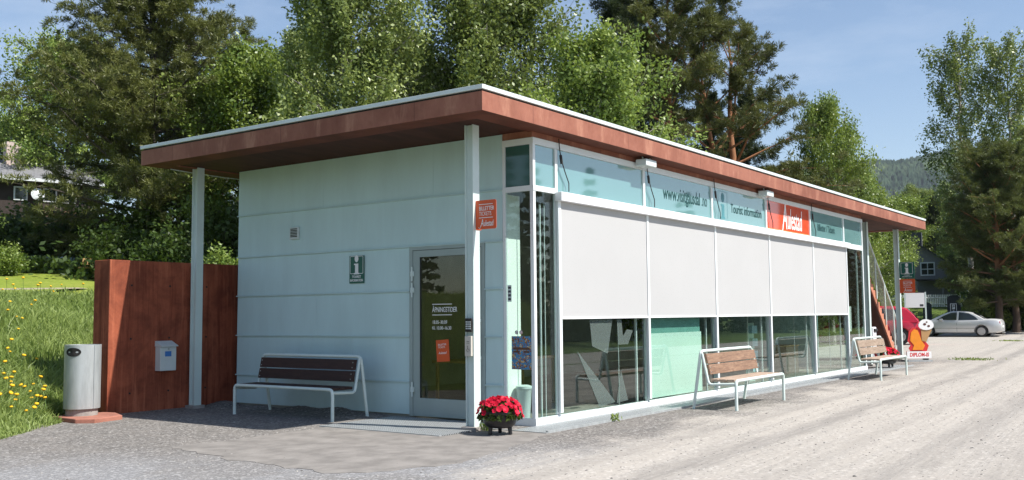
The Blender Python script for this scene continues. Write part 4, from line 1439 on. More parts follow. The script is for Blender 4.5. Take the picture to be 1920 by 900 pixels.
s1 = shrub('shrub', 51, 1.5, 1.9, 5200, .13, MT['leaf_fresh'], 'x')
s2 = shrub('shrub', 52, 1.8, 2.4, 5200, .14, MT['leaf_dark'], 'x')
sl = [(s1, 410, 27, .62, 'bright shrub above the red wall beside the left pillar'), (s2, 330, 30, .75, 'dark shrub above the red wall right of the pine trunk'),
      (s2, 205, 33, .72, 'dark shrub left of the olive pine trunk'), (s2, 120, 38, 1.02, 'dark shrub below the satellite dish'),
      (s2, 45, 38, .98, 'dark shrub below the slate roofed house at the left edge'), (s2, -40, 37, .95, 'dark shrub beyond the left edge of the lawn'),
      (s1, 15, 32, .5, 'bright shrub at the top left of the mown lawn'), (s2, 270, 36, 1.2, 'dark shrub behind the olive pine trunk'), (s2, 420, 34, 1.25, 'dark shrub behind the bright shrub above the red wall'),
      (s2, 165, 44, 1.0, 'tall dark shrub at the foot of the slope under the pine'), (s2, 85, 45, .72, 'tall dark shrub in front of the slate roofed house'),
      (s1, 1815, 62, .72, 'leafy shrub in front of the picket fence end'), (s1, 1850, 60, 1.15, 'leafy shrub left of the orange-brown trunks'),
      (s2, 1905, 60, 1.5, 'dark shrub between the orange-brown trunks and the right edge'), (s2, 1880, 62, 1.6, 'dark shrub behind the orange-brown trunks'),
      (s1, 1757, 62, .42, 'low shrub behind the info board'), (s2, 1772, 63, .4, 'low dark shrub beside the dark rounded board'),
      (s2, 1955, 60, 1.2, 'dark shrub beyond the right picture edge')]
used_s = set()
for i, (src, px, d_, sc_k, lb) in enumerate(sl):
    x_, y_ = at(px, d_)
    if src not in used_s:
        used_s.add(src); put(src, x_, y_, sc_k, 0, label=lb)
    else:
        put_copy(src, x_, y_, sc_k, i * 1.3, lb)

# undergrowth mass on the slope behind
r = np.random.default_rng(77)
pts = []; tin = []
for k in range(520):
    px = r.uniform(-120, 1500); d_ = r.uniform(32, 62) if px < 500 else r.uniform(30, 60)
    x_, y_ = at(px, d_)
    if y_ < 7.5 or (px < 180 and d_ < 41): continue
    n_ = 170; s = r.uniform(.7, 1.6)
    if px < 190 and d_ < 56: s *= .4
    c = r.normal(size=(n_, 3)) * np.array([.8, .8, .5]) * s * .75
    c[:, 0] += x_; c[:, 1] += y_; c[:, 2] = np.abs(c[:, 2]) * 1.1 + H(c[:, 0], c[:, 1])
    pts.append(c); tin.append(np.full(n_, .4 + r.normal() * .2))
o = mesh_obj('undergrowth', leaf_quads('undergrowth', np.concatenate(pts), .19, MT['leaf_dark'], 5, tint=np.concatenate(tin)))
tag(o, 'dark undergrowth covering the wooded slope behind the building', 'undergrowth', kind='stuff')

# woods across the road (seen in the window reflections)
r = np.random.default_rng(88)
pts = []; tin = []
for k in range(150):
    if k < 118:
        x_, y_ = -20 + k * 1.75 + r.normal() * 1.0, -45 + r.normal() * 3.5
    else:
        x_, y_ = -36 + r.normal() * 2, -22 + (k - 118) * 3.0
    Hh = r.uniform(5.5, 11.5) if k % 6 else r.uniform(13, 19)
    R_k = Hh * .2
    n_ = 1100
    u = r.random(n_) ** 1.35
    lay = np.floor(u * 16) / 16 + r.random(n_) * .02
    rr = R_k * (1 - lay) * np.sqrt(r.random(n_)) + .08
    az = np.floor(r.random(n_) * 9) * .7 + r.normal(size=n_) * .12 + lay * 9
    c = np.stack([x_ + rr * np.cos(az), y_ + rr * np.sin(az), h1(x_, y_) + .1 + Hh * lay - rr * .2], 1)
    pts.append(c); tin.append(np.full(n_, .25))
o = mesh_obj('woodland', leaf_quads('woodland', np.concatenate(pts), .48, MT['needle_dark'], 6, tint=np.concatenate(tin)))
tag(o, 'spruce wood beyond the road mirrored in the windows', 'wood', kind='stuff')

# ------------------------------------------------------------------ meadow grass and flowers
r = np.random.default_rng(99)
def blades(N, xlo, xhi, dlo, dhi, hgt, wid, seed, clip=None):
    r = np.random.default_rng(seed)
    x_ = r.uniform(xlo, xhi, N); d_ = dlo + (dhi - dlo) * r.random(N) ** 1.3
    y_ = y_edge(x_) + d_
    keep = ~((x_ > -2.15) & (y_ > WY0 - .1) & (y_ < WY1 + .05) & (x_ < 2.5)) & ~((x_ > -2.2) & (y_ < WY0 + .1)) & ~((x_ > -2.98) & (y_ < 6.42) & (x_ < -2))
    keep &= (np.sin(x_ * 3.1 + y_ * 1.7) + np.sin(x_ * 1.3 - y_ * 2.9) + r.normal(size=N) * .8) > -1.4
    x_, y_, d_ = x_[keep], y_[keep], d_[keep]
    n_ = len(x_)
    z_ = H(x_, y_) + (np.sin(x_ * 1.9 + 1.3) * np.cos(y_ * 2.3) * .5 + np.sin(x_ * .7 + y_ * 1.1)) * .06 * sst(d_ / 3) - .02
    hh = hgt * (.5 + .8 * r.random(n_)) * np.clip(.35 + d_ * .5, 0, 1) * np.clip(1.5 - d_ / 8 * .9, .4, 1) * (1 + .35 * np.sin(x_ * 1.1 + y_ * .8))
    ln = r.normal(size=(n_, 2)) * hh[:, None] * .45
    az = r.random(n_) * np.pi
    w = np.stack([np.cos(az), np.sin(az)], 1) * (wid * (.6 + .7 * r.random(n_)))[:, None]
    b = np.stack([x_, y_, z_], 1)
    z0 = np.zeros((n_, 1))
    mid = b + np.concatenate([ln * .35, (hh * .62)[:, None]], 1)
    tip = b + np.concatenate([ln, (hh * .95)[:, None]], 1)
    W3 = np.concatenate([w, z0], 1)
    v = np.stack([b - W3 * .5, b + W3 * .5, mid + W3 * .45, mid - W3 * .45, tip + W3 * .06, tip - W3 * .06], 1).reshape(-1, 3)
    i = np.arange(n_) * 6
    f = np.concatenate([np.stack([i, i + 1, i + 2, i + 3], 1), np.stack([i + 3, i + 2, i + 4, i + 5], 1)])
    ti = np.clip(.5 + .3 * np.sin(x_ * 1.7 + y_ * .9) * np.cos(y_ * 1.3 - x_ * .4) + r.normal(size=n_) * .2, 0, 1)
    return v, f, np.concatenate([ti, ti])


v1, f1, t1 = blades(90000, -9.5, 7.5, -.12, 8.3, .30, .020, 1)
v2, f2, t2 = blades(16000, -7.5, -1.9, -.15, 2.2, .22, .013, 2)
v3, f3, t3 = blades(16000, -8, 12, 7.3, 8.2, .12, .03, 3)
v = np.concatenate([v1, v2, v3]); f = np.concatenate([f1, f2 + len(v1), f3 + len(v1) + len(v2)]); ti = np.concatenate([t1, t2, t3])
o = mesh_obj('grass', raw_mesh('grass', v, f, MT['grass'], tint=ti))
tag(o, 'long meadow grass on the slope left of the red wall', 'grass', kind='stuff')

# dandelions: one flower copied
mb = MB()
mb.tube([(0, 0, 0), (.01, .005, .12), (.02, 0, .25)], .004, 5)
mb.cur = 1
mb.lathe([(.006, .245), (.026, .256), (.030, .266), (.022, .277), (.004, .281)], 12, (.02, 0, 0))
dn = mb.build('dandelion', [MT['stem'], MT['dandelion']], smooth=60)
tag(dn, 'yellow dandelion in the meadow grass', 'dandelion', 'dandelions in the meadow left of the red wall')
r = np.random.default_rng(41)
spots = []
clusters = [(-3.1, .45), (-3.3, .25), (-2.9, .7), (-3.7, .3), (-3.5, 1.1), (-4.0, .8), (-3.0, 1.4), (-2.7, 1.0), (-4.4, 1.2), (-3.4, 2.0), (-2.4, 2.2), (-2.2, 2.6), (-1.9, 3.0), (-3.0, 3.2), (-4.2, 2.6), (-1.6, 4.2), (-2.6, 4.6), (-.8, 5.0), (-3.9, 4.2), (-.2, 6.0), (-1.7, 6.2)]
for cx, cd in clusters:
    for k in range(r.integers(2, 5)):
        x_ = cx + r.normal() * .22; spots.append((x_, float(y_edge(x_)) + max(.05, cd + r.normal() * .18)))
for k in range(48):
    x_ = r.uniform(-5.5, 4); spots.append((x_, float(y_edge(x_)) + r.uniform(7.2, 8.2)))
for i, (x_, y_) in enumerate(spots):
    o = dn if i == 0 else dn.copy()
    if i: COL.objects.link(o)
    o.location = (x_, y_, h1(x_, y_) + r.uniform(-.02, .08)); o.rotation_euler = (r.normal() * .2, r.normal() * .2, r.random() * 6)
    k = r.uniform(.75, 1.2); o.scale = (k, k, k)

# pale blue blooms at the lawn's top edge
n_ = 5200
px = r.uniform(-60, 150, n_); d_ = 36 + 5 * r.random(n_)
q = np.array([at(a, b) for a, b in zip(px, d_)])
c = np.stack([q[:, 0], q[:, 1], H(q[:, 0], q[:, 1]) + .1 + .5 * r.random(n_)], 1)
o = mesh_obj('wildflowers', leaf_quads('wildflowers', c, .10, MT['bluebloom'], 3))
tag(o, 'pale blue wildflowers along the top of the mown lawn', 'wildflowers', kind='stuff')
n_ = 9000
px = r.uniform(-80, 200, n_); d_ = 35.5 + 6 * r.random(n_)
q = np.array([at(a, b) for a, b in zip(px, d_)])
c = np.stack([q[:, 0], q[:, 1], H(q[:, 0], q[:, 1]) + .6 * r.random(n_) ** 1.5], 1)
o = mesh_obj('tall_weeds', leaf_quads('tall_weeds', c, .17, MT['leaf_fresh'], 4))
tag(o, 'bright weeds around the pale blue wildflowers', 'weeds', kind='stuff')

# loose stones on the gravel
n_ = 7000
x_ = r.uniform(-8, 12, n_); y_ = r.uniform(-5.5, 5.5, n_)
keep = ((x_ < -1.5) | (y_ < -.62)) & ~((x_ > -3.6) & (y_ > -.6) & (y_ < 2.2) & (r.random(n_) < .85))
x_, y_ = x_[keep], y_[keep]; n_ = len(x_)
s = .0045 + .011 * r.random(n_) ** 3
a6 = np.arange(6) * np.pi / 3
rg1 = np.stack([np.cos(a6), np.sin(a6), a6 * 0], 1); rg2 = np.stack([.62 * np.cos(a6 + .3), .62 * np.sin(a6 + .3), a6 * 0 + .62], 1)
tpl = np.concatenate([rg1, rg2, [[0, 0, .74]]])
jit = .65 + .7 * r.random((n_, 13, 1))
v = tpl[None] * jit * s[:, None, None] * np.stack([.7 + .6 * r.random(n_), .7 + .6 * r.random(n_), .5 + .4 * r.random(n_)], 1)[:, None, :]
v = (v + np.stack([x_, y_, np.full(n_, .0)], 1)[:, None, :]).reshape(-1, 3)
fo = []
for k in range(6):
    n2 = (k + 1) % 6
    fo += [[k, n2, 6 + k], [n2, 6 + n2, 6 + k], [6 + k, 6 + n2, 12]]
fo = np.array(fo)
f = (np.arange(n_)[:, None, None] * 13 + fo[None]).reshape(-1, 3)
stone_m = bpy.data.materials.new('loose_stone'); g = NT(stone_m)
tt = g.n('Attribute', {'attribute_name': 'tint'}).outputs['Fac']
p = g.n('BsdfPrincipled', None, Base_Color=g.mix(tt, (.09, .085, .08, 1), (.34, .325, .305, 1)), Roughness=.9); g.out(p.outputs[0])
o = mesh_obj('gravel_stones', raw_mesh('gravel_stones', v, f, stone_m, tint=np.repeat(r.random(n_), 18)))
tag(o, 'loose small stones scattered on the gravel yard', 'stones', kind='stuff')

# weeds by the kerb and pillar
def weed(x, y, n, hgt, label, seed, name='weed'):
    r = np.random.default_rng(seed)
    sp_w = .035 if hgt > .06 else .3
    c = np.stack([x + r.normal(size=n) * sp_w, y + r.normal(size=n) * sp_w, .01 + hgt * r.random(n)], 1)
    dv = r.normal(size=(n, 3)) * .4 + np.array([0, 0, 1])
    o = mesh_obj(name, leaf_quads(name, c, .05, MT['leaf_fresh'], seed, dirs=dv, elong=1.6, wid=.45))
    return tag(o, label, 'weed')


weed(1.05, -.56, 26, .08, 'small weed on the kerb under the first big pane', 3)
weed(-.70, .27, 50, .08, 'tiny weed at the foot of the near pillar', 4)
weed(20.9, -1.2, 260, .03, 'grass tuft in the gravel right of the far pillar', 5, 'grass_tuft')
weed(41.0, .9, 260, .03, 'grass tuft behind the silver car', 6, 'grass_tuft')

# ------------------------------------------------------------------ flower pots
def flower_pot(label, loc, rz=0.0, seed=1):
    t = thing('flower_pot', label, 'flower pot', loc, rz)
    prof = [(.10, .075), (.17, .085), (.215, .12), (.235, .17), (.238, .215), (.243, .25), (.262, .262), (.266, .285), (.262, .300), (.240, .300), (.232, .27)]
    MB().lathe(prof, 36).build('pot', MT['plastic'], t, smooth=40)
    for k in range(3):
        a = rad(20 + 120 * k)
        MB().tube([(.15 * math.cos(a), .15 * math.sin(a), .11), (.165 * math.cos(a), .165 * math.sin(a), -.005)], [.034, .026], 8).build('leg', MT['plastic'], t, smooth=40)
    r = np.random.default_rng(seed)
    # foliage
    n_ = 900
    a = r.random(n_) * 6.283; u = np.sqrt(r.random(n_))
    c = np.stack([.31 * u * np.cos(a), .31 * u * np.sin(a), .27 + .17 * np.sqrt(np.clip(1 - u * u, 0, 1)) * r.random(n_) - .07 * (u > .85)], 1)
    mesh_obj('foliage', leaf_quads('foliage', c, .05, MT['leaf_dark'], seed), t)
    # petunia blossoms: five-lobed funnels
    vs = []; fs = []; tn = []
    for k in range(105):
        a = r.random() * 6.283; u = math.sqrt(r.random())
        R_f = .325
        c0 = np.array([R_f * u * math.cos(a), R_f * u * math.sin(a), .295 + .185 * math.sqrt(max(0, 1 - u * u)) - .09 * max(0, u - .8) / .2 * r.random()])
        nrm = np.array([math.cos(a) * (u + .15), math.sin(a) * (u + .15), .75]) + r.normal(size=3) * .25; nrm /= np.linalg.norm(nrm)
        tx = np.cross(nrm, [0.3, .1, 1]); tx /= np.linalg.norm(tx); ty = np.cross(nrm, tx)
        s = .034 + .010 * r.random(); o_ = len(vs); tk = r.random()
        vs.append(c0 - nrm * .018)
        ph = r.random() * 6
        for j in range(20):
            tt = 2 * math.pi * j / 20
            rr = s * (.86 + .16 * abs(math.cos(2.5 * tt)))
            vs.append(c0 + (tx * math.cos(tt + ph) + ty * math.sin(tt + ph)) * rr + nrm * (.004 * math.cos(5 * tt)))
        for j in range(20):
            fs.append((o_, o_ + 1 + j, o_ + 1 + (j + 1) % 20)); tn.append(tk)
    me = raw_mesh('blossoms', np.array(vs), np.array(fs), MT['petal'], smooth=False, tint=np.array(tn))
    mesh_obj('blossoms', me, t)
    # a red leaf stalk standing out
    return t


flower_pot('black three-legged pot of red petunias beside the near pillar', (-.90, -.10, .012), .3, 1).scale = (.86, .86, .9)
flower_pot('black three-legged pot of red petunias behind the far bench', (15.55, -.22, .03), 1.2, 2)

# ------------------------------------------------------------------ inside the office
t = thing('table', 'light wooden table inside behind the first big pane', 'table', (2.0, 1.9, .02))
MB().box(-1.4, .9, -.35, .35, .72, .755).build('tabletop', MT['woodtable'], t)
for sx in (-1.33, .83):
    for sy in (-.3, .3):
        MB().box(sx - .02, sx + .02, sy - .02, sy + .02, 0, .72).build('leg', MT['woodtable'], t)
t = thing('cabinet', 'pale wooden cabinet inside behind the last big pane', 'cabinet', (12.1, 1.2, .02))
MB().box(-.4, .4, -.2, .2, 0, .62).build('carcass', mat('pale_cabinet_wood', (.45, .36, .24), .6), t)
MB().box(-.42, .42, -.22, .22, .62, .65).build('top', MT['woodtable'], t)
t = thing('brochure_rack', 'pale blue brochure rack inside behind the fourth pane', 'rack', (9.1, .8, .02))
MB().box(-.15, .15, -.02, .02, 0, 1.2).build('post', MT['mint'], t)
q = MB()
for k in range(4):
    q.box(-.14, .14, -.10, -.021, .2 + k * .26, .36 + k * .26)
q.build('pocket', mat('pale_blue_pocket', (.35, .55, .62), .5), t)
t = thing('waste_basket', 'white waste basket inside the glazed corner', 'waste basket', (.22, .33, .02))
MB().lathe([(.07, 0), (.10, .42), (.108, .43), (.10, .425)], 24).build('basket', MT['offwhite'], t, smooth=40)
MB().lathe([(.10, .43), (.11, .44), (.11, .47), (.06, .485)], 24).build('lid', MT['offwhite'], t, smooth=40)
t = thing('notice', 'pale notice behind the glass of the last bay', 'notice', (14.2, .3, .95))
MB().box(-.16, .16, -.01, .01, 0, .62).build('sheet', MT['mintlight'], t)

# ------------------------------------------------------------------ stair at the far end
t = thing('outdoor_stair', 'orange-red outdoor stair with white mesh railing at the far end', 'stair')
SX0, SY0, SY1 = 21.30, 1.0, 2.3
nst = 20; rise = .172; going = .198
mb = MB()
outl = []
for k in range(nst):
    outl.append((SX0 - k * going, k * rise)); outl.append((SX0 - k * going, (k + 1) * rise))
outl.append((SX0 - nst * going, nst * rise))
und = [(SX0 - nst * going, nst * rise - .16), (SX0 - .25, .03), (SX0 - .1, -.02)]
Mx = Matrix.Translation((0, SY1, 0)) @ Matrix.Rotation(rad(90), 4, 'X')
mb.prism(outl + und, SY1 - SY0, Mx)
mb.build('steps', MT['steps'], t)
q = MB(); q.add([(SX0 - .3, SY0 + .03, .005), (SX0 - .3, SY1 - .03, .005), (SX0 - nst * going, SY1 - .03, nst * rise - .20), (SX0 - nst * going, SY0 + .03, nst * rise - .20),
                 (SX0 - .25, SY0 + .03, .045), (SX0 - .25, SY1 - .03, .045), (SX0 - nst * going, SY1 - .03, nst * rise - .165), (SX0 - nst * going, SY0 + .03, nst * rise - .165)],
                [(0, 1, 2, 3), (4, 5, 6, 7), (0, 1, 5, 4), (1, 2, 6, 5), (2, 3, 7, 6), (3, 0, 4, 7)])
q.build('underside', MT['stairshade'], t)
# railing on the near side
sl_ = rise / going
rl_ = MB()
zr = lambda x: (SX0 - x) * sl_
rl_.tube([(SX0 - .10, SY0 - .03, zr(SX0 - .10) + .15 + .95), (SX0 - nst * going, SY0 - .03, nst * rise + 1.05)], .026, 8)
rl_.build('handrail', MT['bench_steel'], t)
for k in (.35, 1.25, 2.15, 3.05, 3.85):
    x = SX0 - k
    MB().tube([(x, SY0 - .03, zr(x) - .05), (x - .10, SY0 - .03, zr(x - .1) + 1.05)], .024, 8).build('post', MT['bench_steel'], t)
    MB().tube([(x, SY1 + .03, zr(x) - .05), (x - .10, SY1 + .03, zr(x - .1) + 1.05)], .024, 8).build('post', MT['bench_steel'], t)
rl_ = MB(); rl_.tube([(SX0 - .10, SY1 + .03, zr(SX0 - .1) + 1.1), (SX0 - nst * going, SY1 + .03, nst * rise + 1.05)], .026, 8)
rl_.build('handrail', MT['bench_steel'], t)
ms = MB()
for yy in (SY0 - .03, SY1 + .03):
    for k in range(17):
        o_ = .16 + k * .05
        ms.tube([(SX0 - .2, yy, zr(SX0 - .2) + o_), (SX0 - 3.9, yy, zr(SX0 - 3.9) + o_)], .0035, 4, cap=False)
ms.build('mesh_infill', MT['galv'], t)

# white litter bin by the stair
t = thing('litter_bin', 'slim white litter bin with dark opening by the far stair', 'litter bin', (17.0, .62, .0))
MB().box(-.17, .17, -.15, .15, .04, 1.02).build('body', MT['awning'], t, bevel=.02)
MB().tube([(-.10, -.152, .93), (.16, -.152, .93)], .045, 10).build('opening', MT['black'], t)
MB().box(-.15, .15, -.13, .13, 0, .04).build('foot', MT['rubber'], t)

# advertising board: generic ice cream cut-out on a white lettered foot
t = thing('advertising_board', 'orange and red ice cream advertising board with white lettered foot', 'advertising board', (19.2, -.12, .02), rad(-50))
t.scale = (.9, .9, .87)
q = MB()
Mf = facing_front(0, 0, 0)
q.prism(rounded(.40, .115, .02), .03, facing_front(0, .0, .20))
q.build('foot_sign', MT['white'], t)
lettering('lettering', [('DIPLOM-IS', .17, facing_front(0, -.031, .20), 'CENTER', .12, .80, .006)], MT['icered'], t)
q = MB(); q.prism(rounded(.405, .12, .02), .012, facing_front(0, .0125, .20)); q.build('foot_back', MT['icered'], t)
q = MB()
q.prism([(-.28, .32), (.26, .32), (.33, .50), (.24, .62), (.30, .78), (.40, .92), (.30, 1.02), (.10, 1.02), (-.05, 1.10), (-.20, 1.08), (-.31, .95), (-.33, .80), (-.36, .66), (-.26, .52), (-.33, .42)], .02, facing_front(0, .0, 0))
q.build('back_board', MT['icered'], t)
q = MB()
q.prism([(-.22, .36), (.12, .36), (.20, .50), (.10, .66), (.05, .80), (-.02, 1.0), (-.14, 1.04), (-.24, .94), (-.27, .78), (-.28, .66), (-.16, .52)], .014, facing_front(0, -.021, 0))
q.build('orange_panel', MT['iceorange'], t)
q = MB()
q.prism([(.10, .66), (.24, .62), (.44, 1.02), (.08, 1.06)], .02, facing_front(0, -.022, 0))
q.build('cone', mat('wafer_brown', (.42, .24, .10), .6), t)
q = MB()
q.prism([(.25 + .25 * math.cos(a), 1.16 + .20 * math.sin(a) * (1 if math.sin(a) > 0 else .75)) for a in [2 * math.pi * k / 28 for k in range(28)]], .03, facing_front(0, -.03, 0))
q.build('scoop', MT['white'], t)
q = MB()
for a_, b_, s_ in ((.20, 1.20, .05), (.33, 1.14, .045), (.27, 1.27, .03)):
    q.prism([(a_ + s_ * math.cos(z), b_ + s_ * .8 * math.sin(z)) for z in [2 * math.pi * k / 14 for k in range(14)]], .004, facing_front(0, -.061, 0))
q.build('chocolate_chip', mat('chocolate_brown', (.10, .03, .02), .5), t)
MB().box(-.40, .40, -.10, .30, -.02, .03).build('foot_plate', MT['galv'], t)
MB().box(.30, .33, .02, .36, .03, .16).build('brace', MT['rubber'], t)

# ------------------------------------------------------------------ cars
def boolean_cut(o, cutters):
    for c in cutters:
        md = o.modifiers.new('b', 'BOOLEAN'); md.operation = 'DIFFERENCE'; md.object = c; md.solver = 'EXACT'
    dg = bpy.context.evaluated_depsgraph_get()
    me = bpy.data.meshes.new_from_object(o.evaluated_get(dg))
    o.modifiers.clear()
    o.data = me
    for c in cutters:
        bpy.data.objects.remove(c)


def car(name, label, paint, loc, rz, Ln, prof_deck, prof_roof, wheels, win_side, rear_win, front_win, hw=.88, belt=.90, rw=.315, spokes=7):
    """local +x = rear ... front at x = Ln (car points to +x); prof_deck: (x, z) top line of the lower body; prof_roof: (x, z) of the greenhouse"""
    t = thing(name, label, 'car', loc, rz)
    body = MB()
    xs = np.array([p[0] for p in prof_deck]); zs = np.array([p[1] for p in prof_deck])
    st = np.concatenate([[0, .03, .10, .22], np.linspace(.4, Ln - .4, 18), [Ln - .22, Ln - .10, Ln - .03, Ln]])
    rings = []
    for x in st:
        z = np.interp(x, xs, zs)
        e = min(x, Ln - x)
        k = 1 - .16 * (1 - min(e / .55, 1)) ** 2
        zb = .20 + .10 * (1 - min(e / .3, 1))
        w = hw * k
        half = [(0, zb), (w * .80, zb), (w * .955, zb + .06), (w * .99, .45), (w, .60), (w * .985, z - .16), (w * .94, z - .06), (w * .86, z - .012), (w * .45, z + .012), (0, z + .018)]
        ringp = half + [(-a, b) for a, b in half[-2:0:-1]]
        rings.append([(x, a, b) for a, b in ringp])
    n = len(rings[0])
    vs = [p for rg_ in rings for p in rg_]
    fs = []
    for i in range(len(rings) - 1):
        for j in range(n):
            fs.append((i * n + j, i * n + (j + 1) % n, (i + 1) * n + (j + 1) % n, (i + 1) * n + j))
    fs.append(tuple(range(n - 1, -1, -1))); fs.append(tuple(range((len(rings) - 1) * n, len(rings) * n)))
    body.add(vs, fs)
    bo = body.build('body', paint, t)
    cut = []
    for wx in wheels:
        for s in (-1, 1):
            q = MB().lathe([(rw + .055, -.14), (rw + .055, .22)], 28)
            c = q.build('cutter', MT['black'])
            c.matrix_world = Matrix.Translation((wx, s * (hw - .02), rw)) @ Matrix.Rotation(rad(90), 4, 'X')
            cut.append(c)
    bo.parent = None
    bpy.context.view_layer.update()
    boolean_cut(bo, cut)
    bo.parent = t
    bo.data.polygons.foreach_set('use_smooth', [True] * len(bo.data.polygons))
    bo.data.set_sharp_from_angle(angle=rad(32))
    # greenhouse
    rx = [p[0] for p in prof_roof]; rz_ = [p[1] for p in prof_roof]
    gh = MB()
    y_at = lambda z: (hw - .075) - (z - belt) * .42
    rings = []
    for x in np.concatenate([[rx[0]], np.linspace(rx[0] + .04, rx[-1] - .04, 26), [rx[-1]]]):
        z = float(np.interp(x, rx, rz_)); z = max(z, belt - .03)
        rings.append([(x, y_at(belt - .04), belt - .06), (x, y_at(max(z - .05, belt - .05)), max(z - .05, belt - .05)), (x, y_at(z) - .07, z - .008), (x, 0, z + .012),
                      (x, -y_at(z) + .07, z - .008), (x, -y_at(max(z - .05, belt - .05)), max(z - .05, belt - .05)), (x, -y_at(belt - .04), belt - .06)])
    n = 7
    vs = [p for rg_ in rings for p in rg_]; fs = []
    for i in range(len(rings) - 1):
        for j in range(n):
            fs.append((i * n + j, i * n + (j + 1) % n, (i + 1) * n + (j + 1) % n, (i + 1) * n + j))
    gh.add(vs, fs)
    gh.build('roof', paint, t, smooth=40)
    for s in (-1, 1):
        for pl_ in win_side:
            w_ = MB()
            w_.add([(x, s * (y_at(z) + .006), z) for x, z in pl_], [tuple(range(len(pl_)))])
            w_.build('window', MT['carglass'], t)
    for (xa, za), (xb, zb_) in (rear_win, front_win):
        w_ = MB()
        nx, nz = (zb_ - za), -(xb - xa)
        l = math.hypot(nx, nz); s = -1 if xa < Ln / 2 else 1
        ox, oz = (abs(nx) / l * .014 * s, abs(nz) / l * .022)
        w_.add([(xa + ox, -(y_at(za) - .12), za + oz), (xa + ox, y_at(za) - .12, za + oz), (xb + ox, y_at(zb_) - .13, zb_ + oz), (xb + ox, -(y_at(zb_) - .13), zb_ + oz)], [(0, 1, 2, 3)])
        w_.build('window', MT['carglass'], t)
    for wx in wheels:
        for s in (-1, 1):
            q = MB().lathe([(.20, -.09), (rw - .02, -.095), (rw, -.07), (rw, .07), (rw - .02, .095), (.20, .09)], 32)
            wh = q.build('wheel', MT['rubber'], t, smooth=40)
            wh.matrix_local = Matrix.Translation((wx, s * (hw - .11), rw)) @ Matrix.Rotation(rad(90 * s), 4, 'X')
            q = MB().lathe([(.06, -.100), (.05, -.104), (.01, -.104)], 16)
            for k in range(spokes):
                a = 2 * math.pi * k / spokes
                Mr = Matrix.Rotation(a, 4, 'Z')
                q.box(.04, .20, -.028, .028, -.104, -.090, Mr)
            q.lathe([(.205, -.100), (.205, -.085), (.185, -.085), (.185, -.100)], 28)
            rm_ = q.build('rim', MT['chrome'], wh)
            MB().lathe([(.198, -.080), (.0198, -.0802)], 24).build('hub_back', MT['rubber'], wh)
    for s in (-1, 1):
        yy = s * (hw * .86)
        MB().box(.03, .20, min(yy, yy - s * .24), max(yy, yy - s * .24), .70, .86).build('tail_light', [MT['taillight']], t, bevel=.02)
        MB().box(Ln - .26, Ln - .045, min(yy * .95, yy * .95 - s * .3), max(yy * .95, yy * .95 - s * .3), .62, .74).build('headlight', MT['clearlight'], t, bevel=.02)
        MB().box(front_win[0][0] - .55, front_win[0][0] - .38, s * (hw - .03) - .06, s * (hw - .03) + .12 * s + (0 if s > 0 else .06), belt + .0, belt + .12).build('mirror', paint, t, bevel=.02)
        for hx in (win_side[0][0][0] + .35, win_side[-1][0][0] + .25):
            MB().box(hx, hx + .18, s * (hw - .012) - .015, s * (hw - .012) + .015, .745, .775).build('handle', paint, t, bevel=.006)
    # door gaps and trim line
    tr_ = MB()
    for s in (-1, 1):
        for hx in (win_side[-1][0][0] - .02,):
            tr_.box(hx, hx + .010, s * (hw * .992) - .004, s * (hw * .992) + .004, .30, .80)
        tr_.box(1.15, Ln - 1.2, s * (hw * .999) - .004, s * (hw * .999) + .005, .475, .49)
    tr_.build('trim', MT['rubber'], t)
    MB().box(-.012, .0, -.26, .26, .52, .63).build('number_plate', MT['white'], t)
    MB().tube([(.12, -.5, .22), (-.04, -.5, .22)], .035, 10).build('exhaust', MT['galv'], t)
    return t


sx, sy = 49.9, 4.0
deck_s = [(0, .80), (.06, .96), (.5, 1.00), (1.0, .97), (2.3, .93), (3.55, .95), (4.1, .87), (4.5, .74), (4.68, .60)]
roof_s = [(.78, .96), (1.05, 1.13), (1.45, 1.345), (1.85, 1.42), (2.25, 1.44), (2.6, 1.415), (3.0, 1.26), (3.35, 1.08), (3.62, .93)]
w_s = [[(1.12, .955), (1.30, 1.13), (1.62, 1.31), (2.12, 1.375), (2.14, .94)], [(2.24, .94), (2.22, 1.375), (2.55, 1.345), (2.92, 1.18), (3.30, .95)]]
car('silver_car', 'silver saloon car parked across the far gravel yard', MT['silver'], (49.6, 2.62, 0.0), rad(92), 4.68, deck_s, roof_s, (.98, 3.72), w_s, ((.86, 1.0), (1.42, 1.33)), ((3.5, .99), (2.72, 1.37)), spokes=7)
deck_r = [(0, .78), (.05, .98), (.6, .98), (2.0, .96), (3.1, .98), (3.6, .90), (4.0, .76), (4.2, .60)]
roof_r = [(.06, .98), (.25, 1.22), (.50, 1.46), (.9, 1.53), (1.6, 1.55), (2.2, 1.50), (2.7, 1.27), (3.15, .97)]
w_r = [[(.62, 1.02), (.72, 1.38), (1.55, 1.45), (1.57, .97)], [(1.66, .97), (1.64, 1.45), (2.10, 1.42), (2.75, 1.0)]]
car('red_car', 'red hatchback parked behind the far pillar', MT['redcar'], (34.7, 3.45, 0.0), rad(102), 4.2, deck_r, roof_r, (.75, 3.3), w_r, ((.12, 1.05), (.46, 1.42)), ((3.0, 1.05), (2.32, 1.45)), hw=.9, belt=.95, rw=.33, spokes=5).scale = (1.06, 1.04, 1.09)

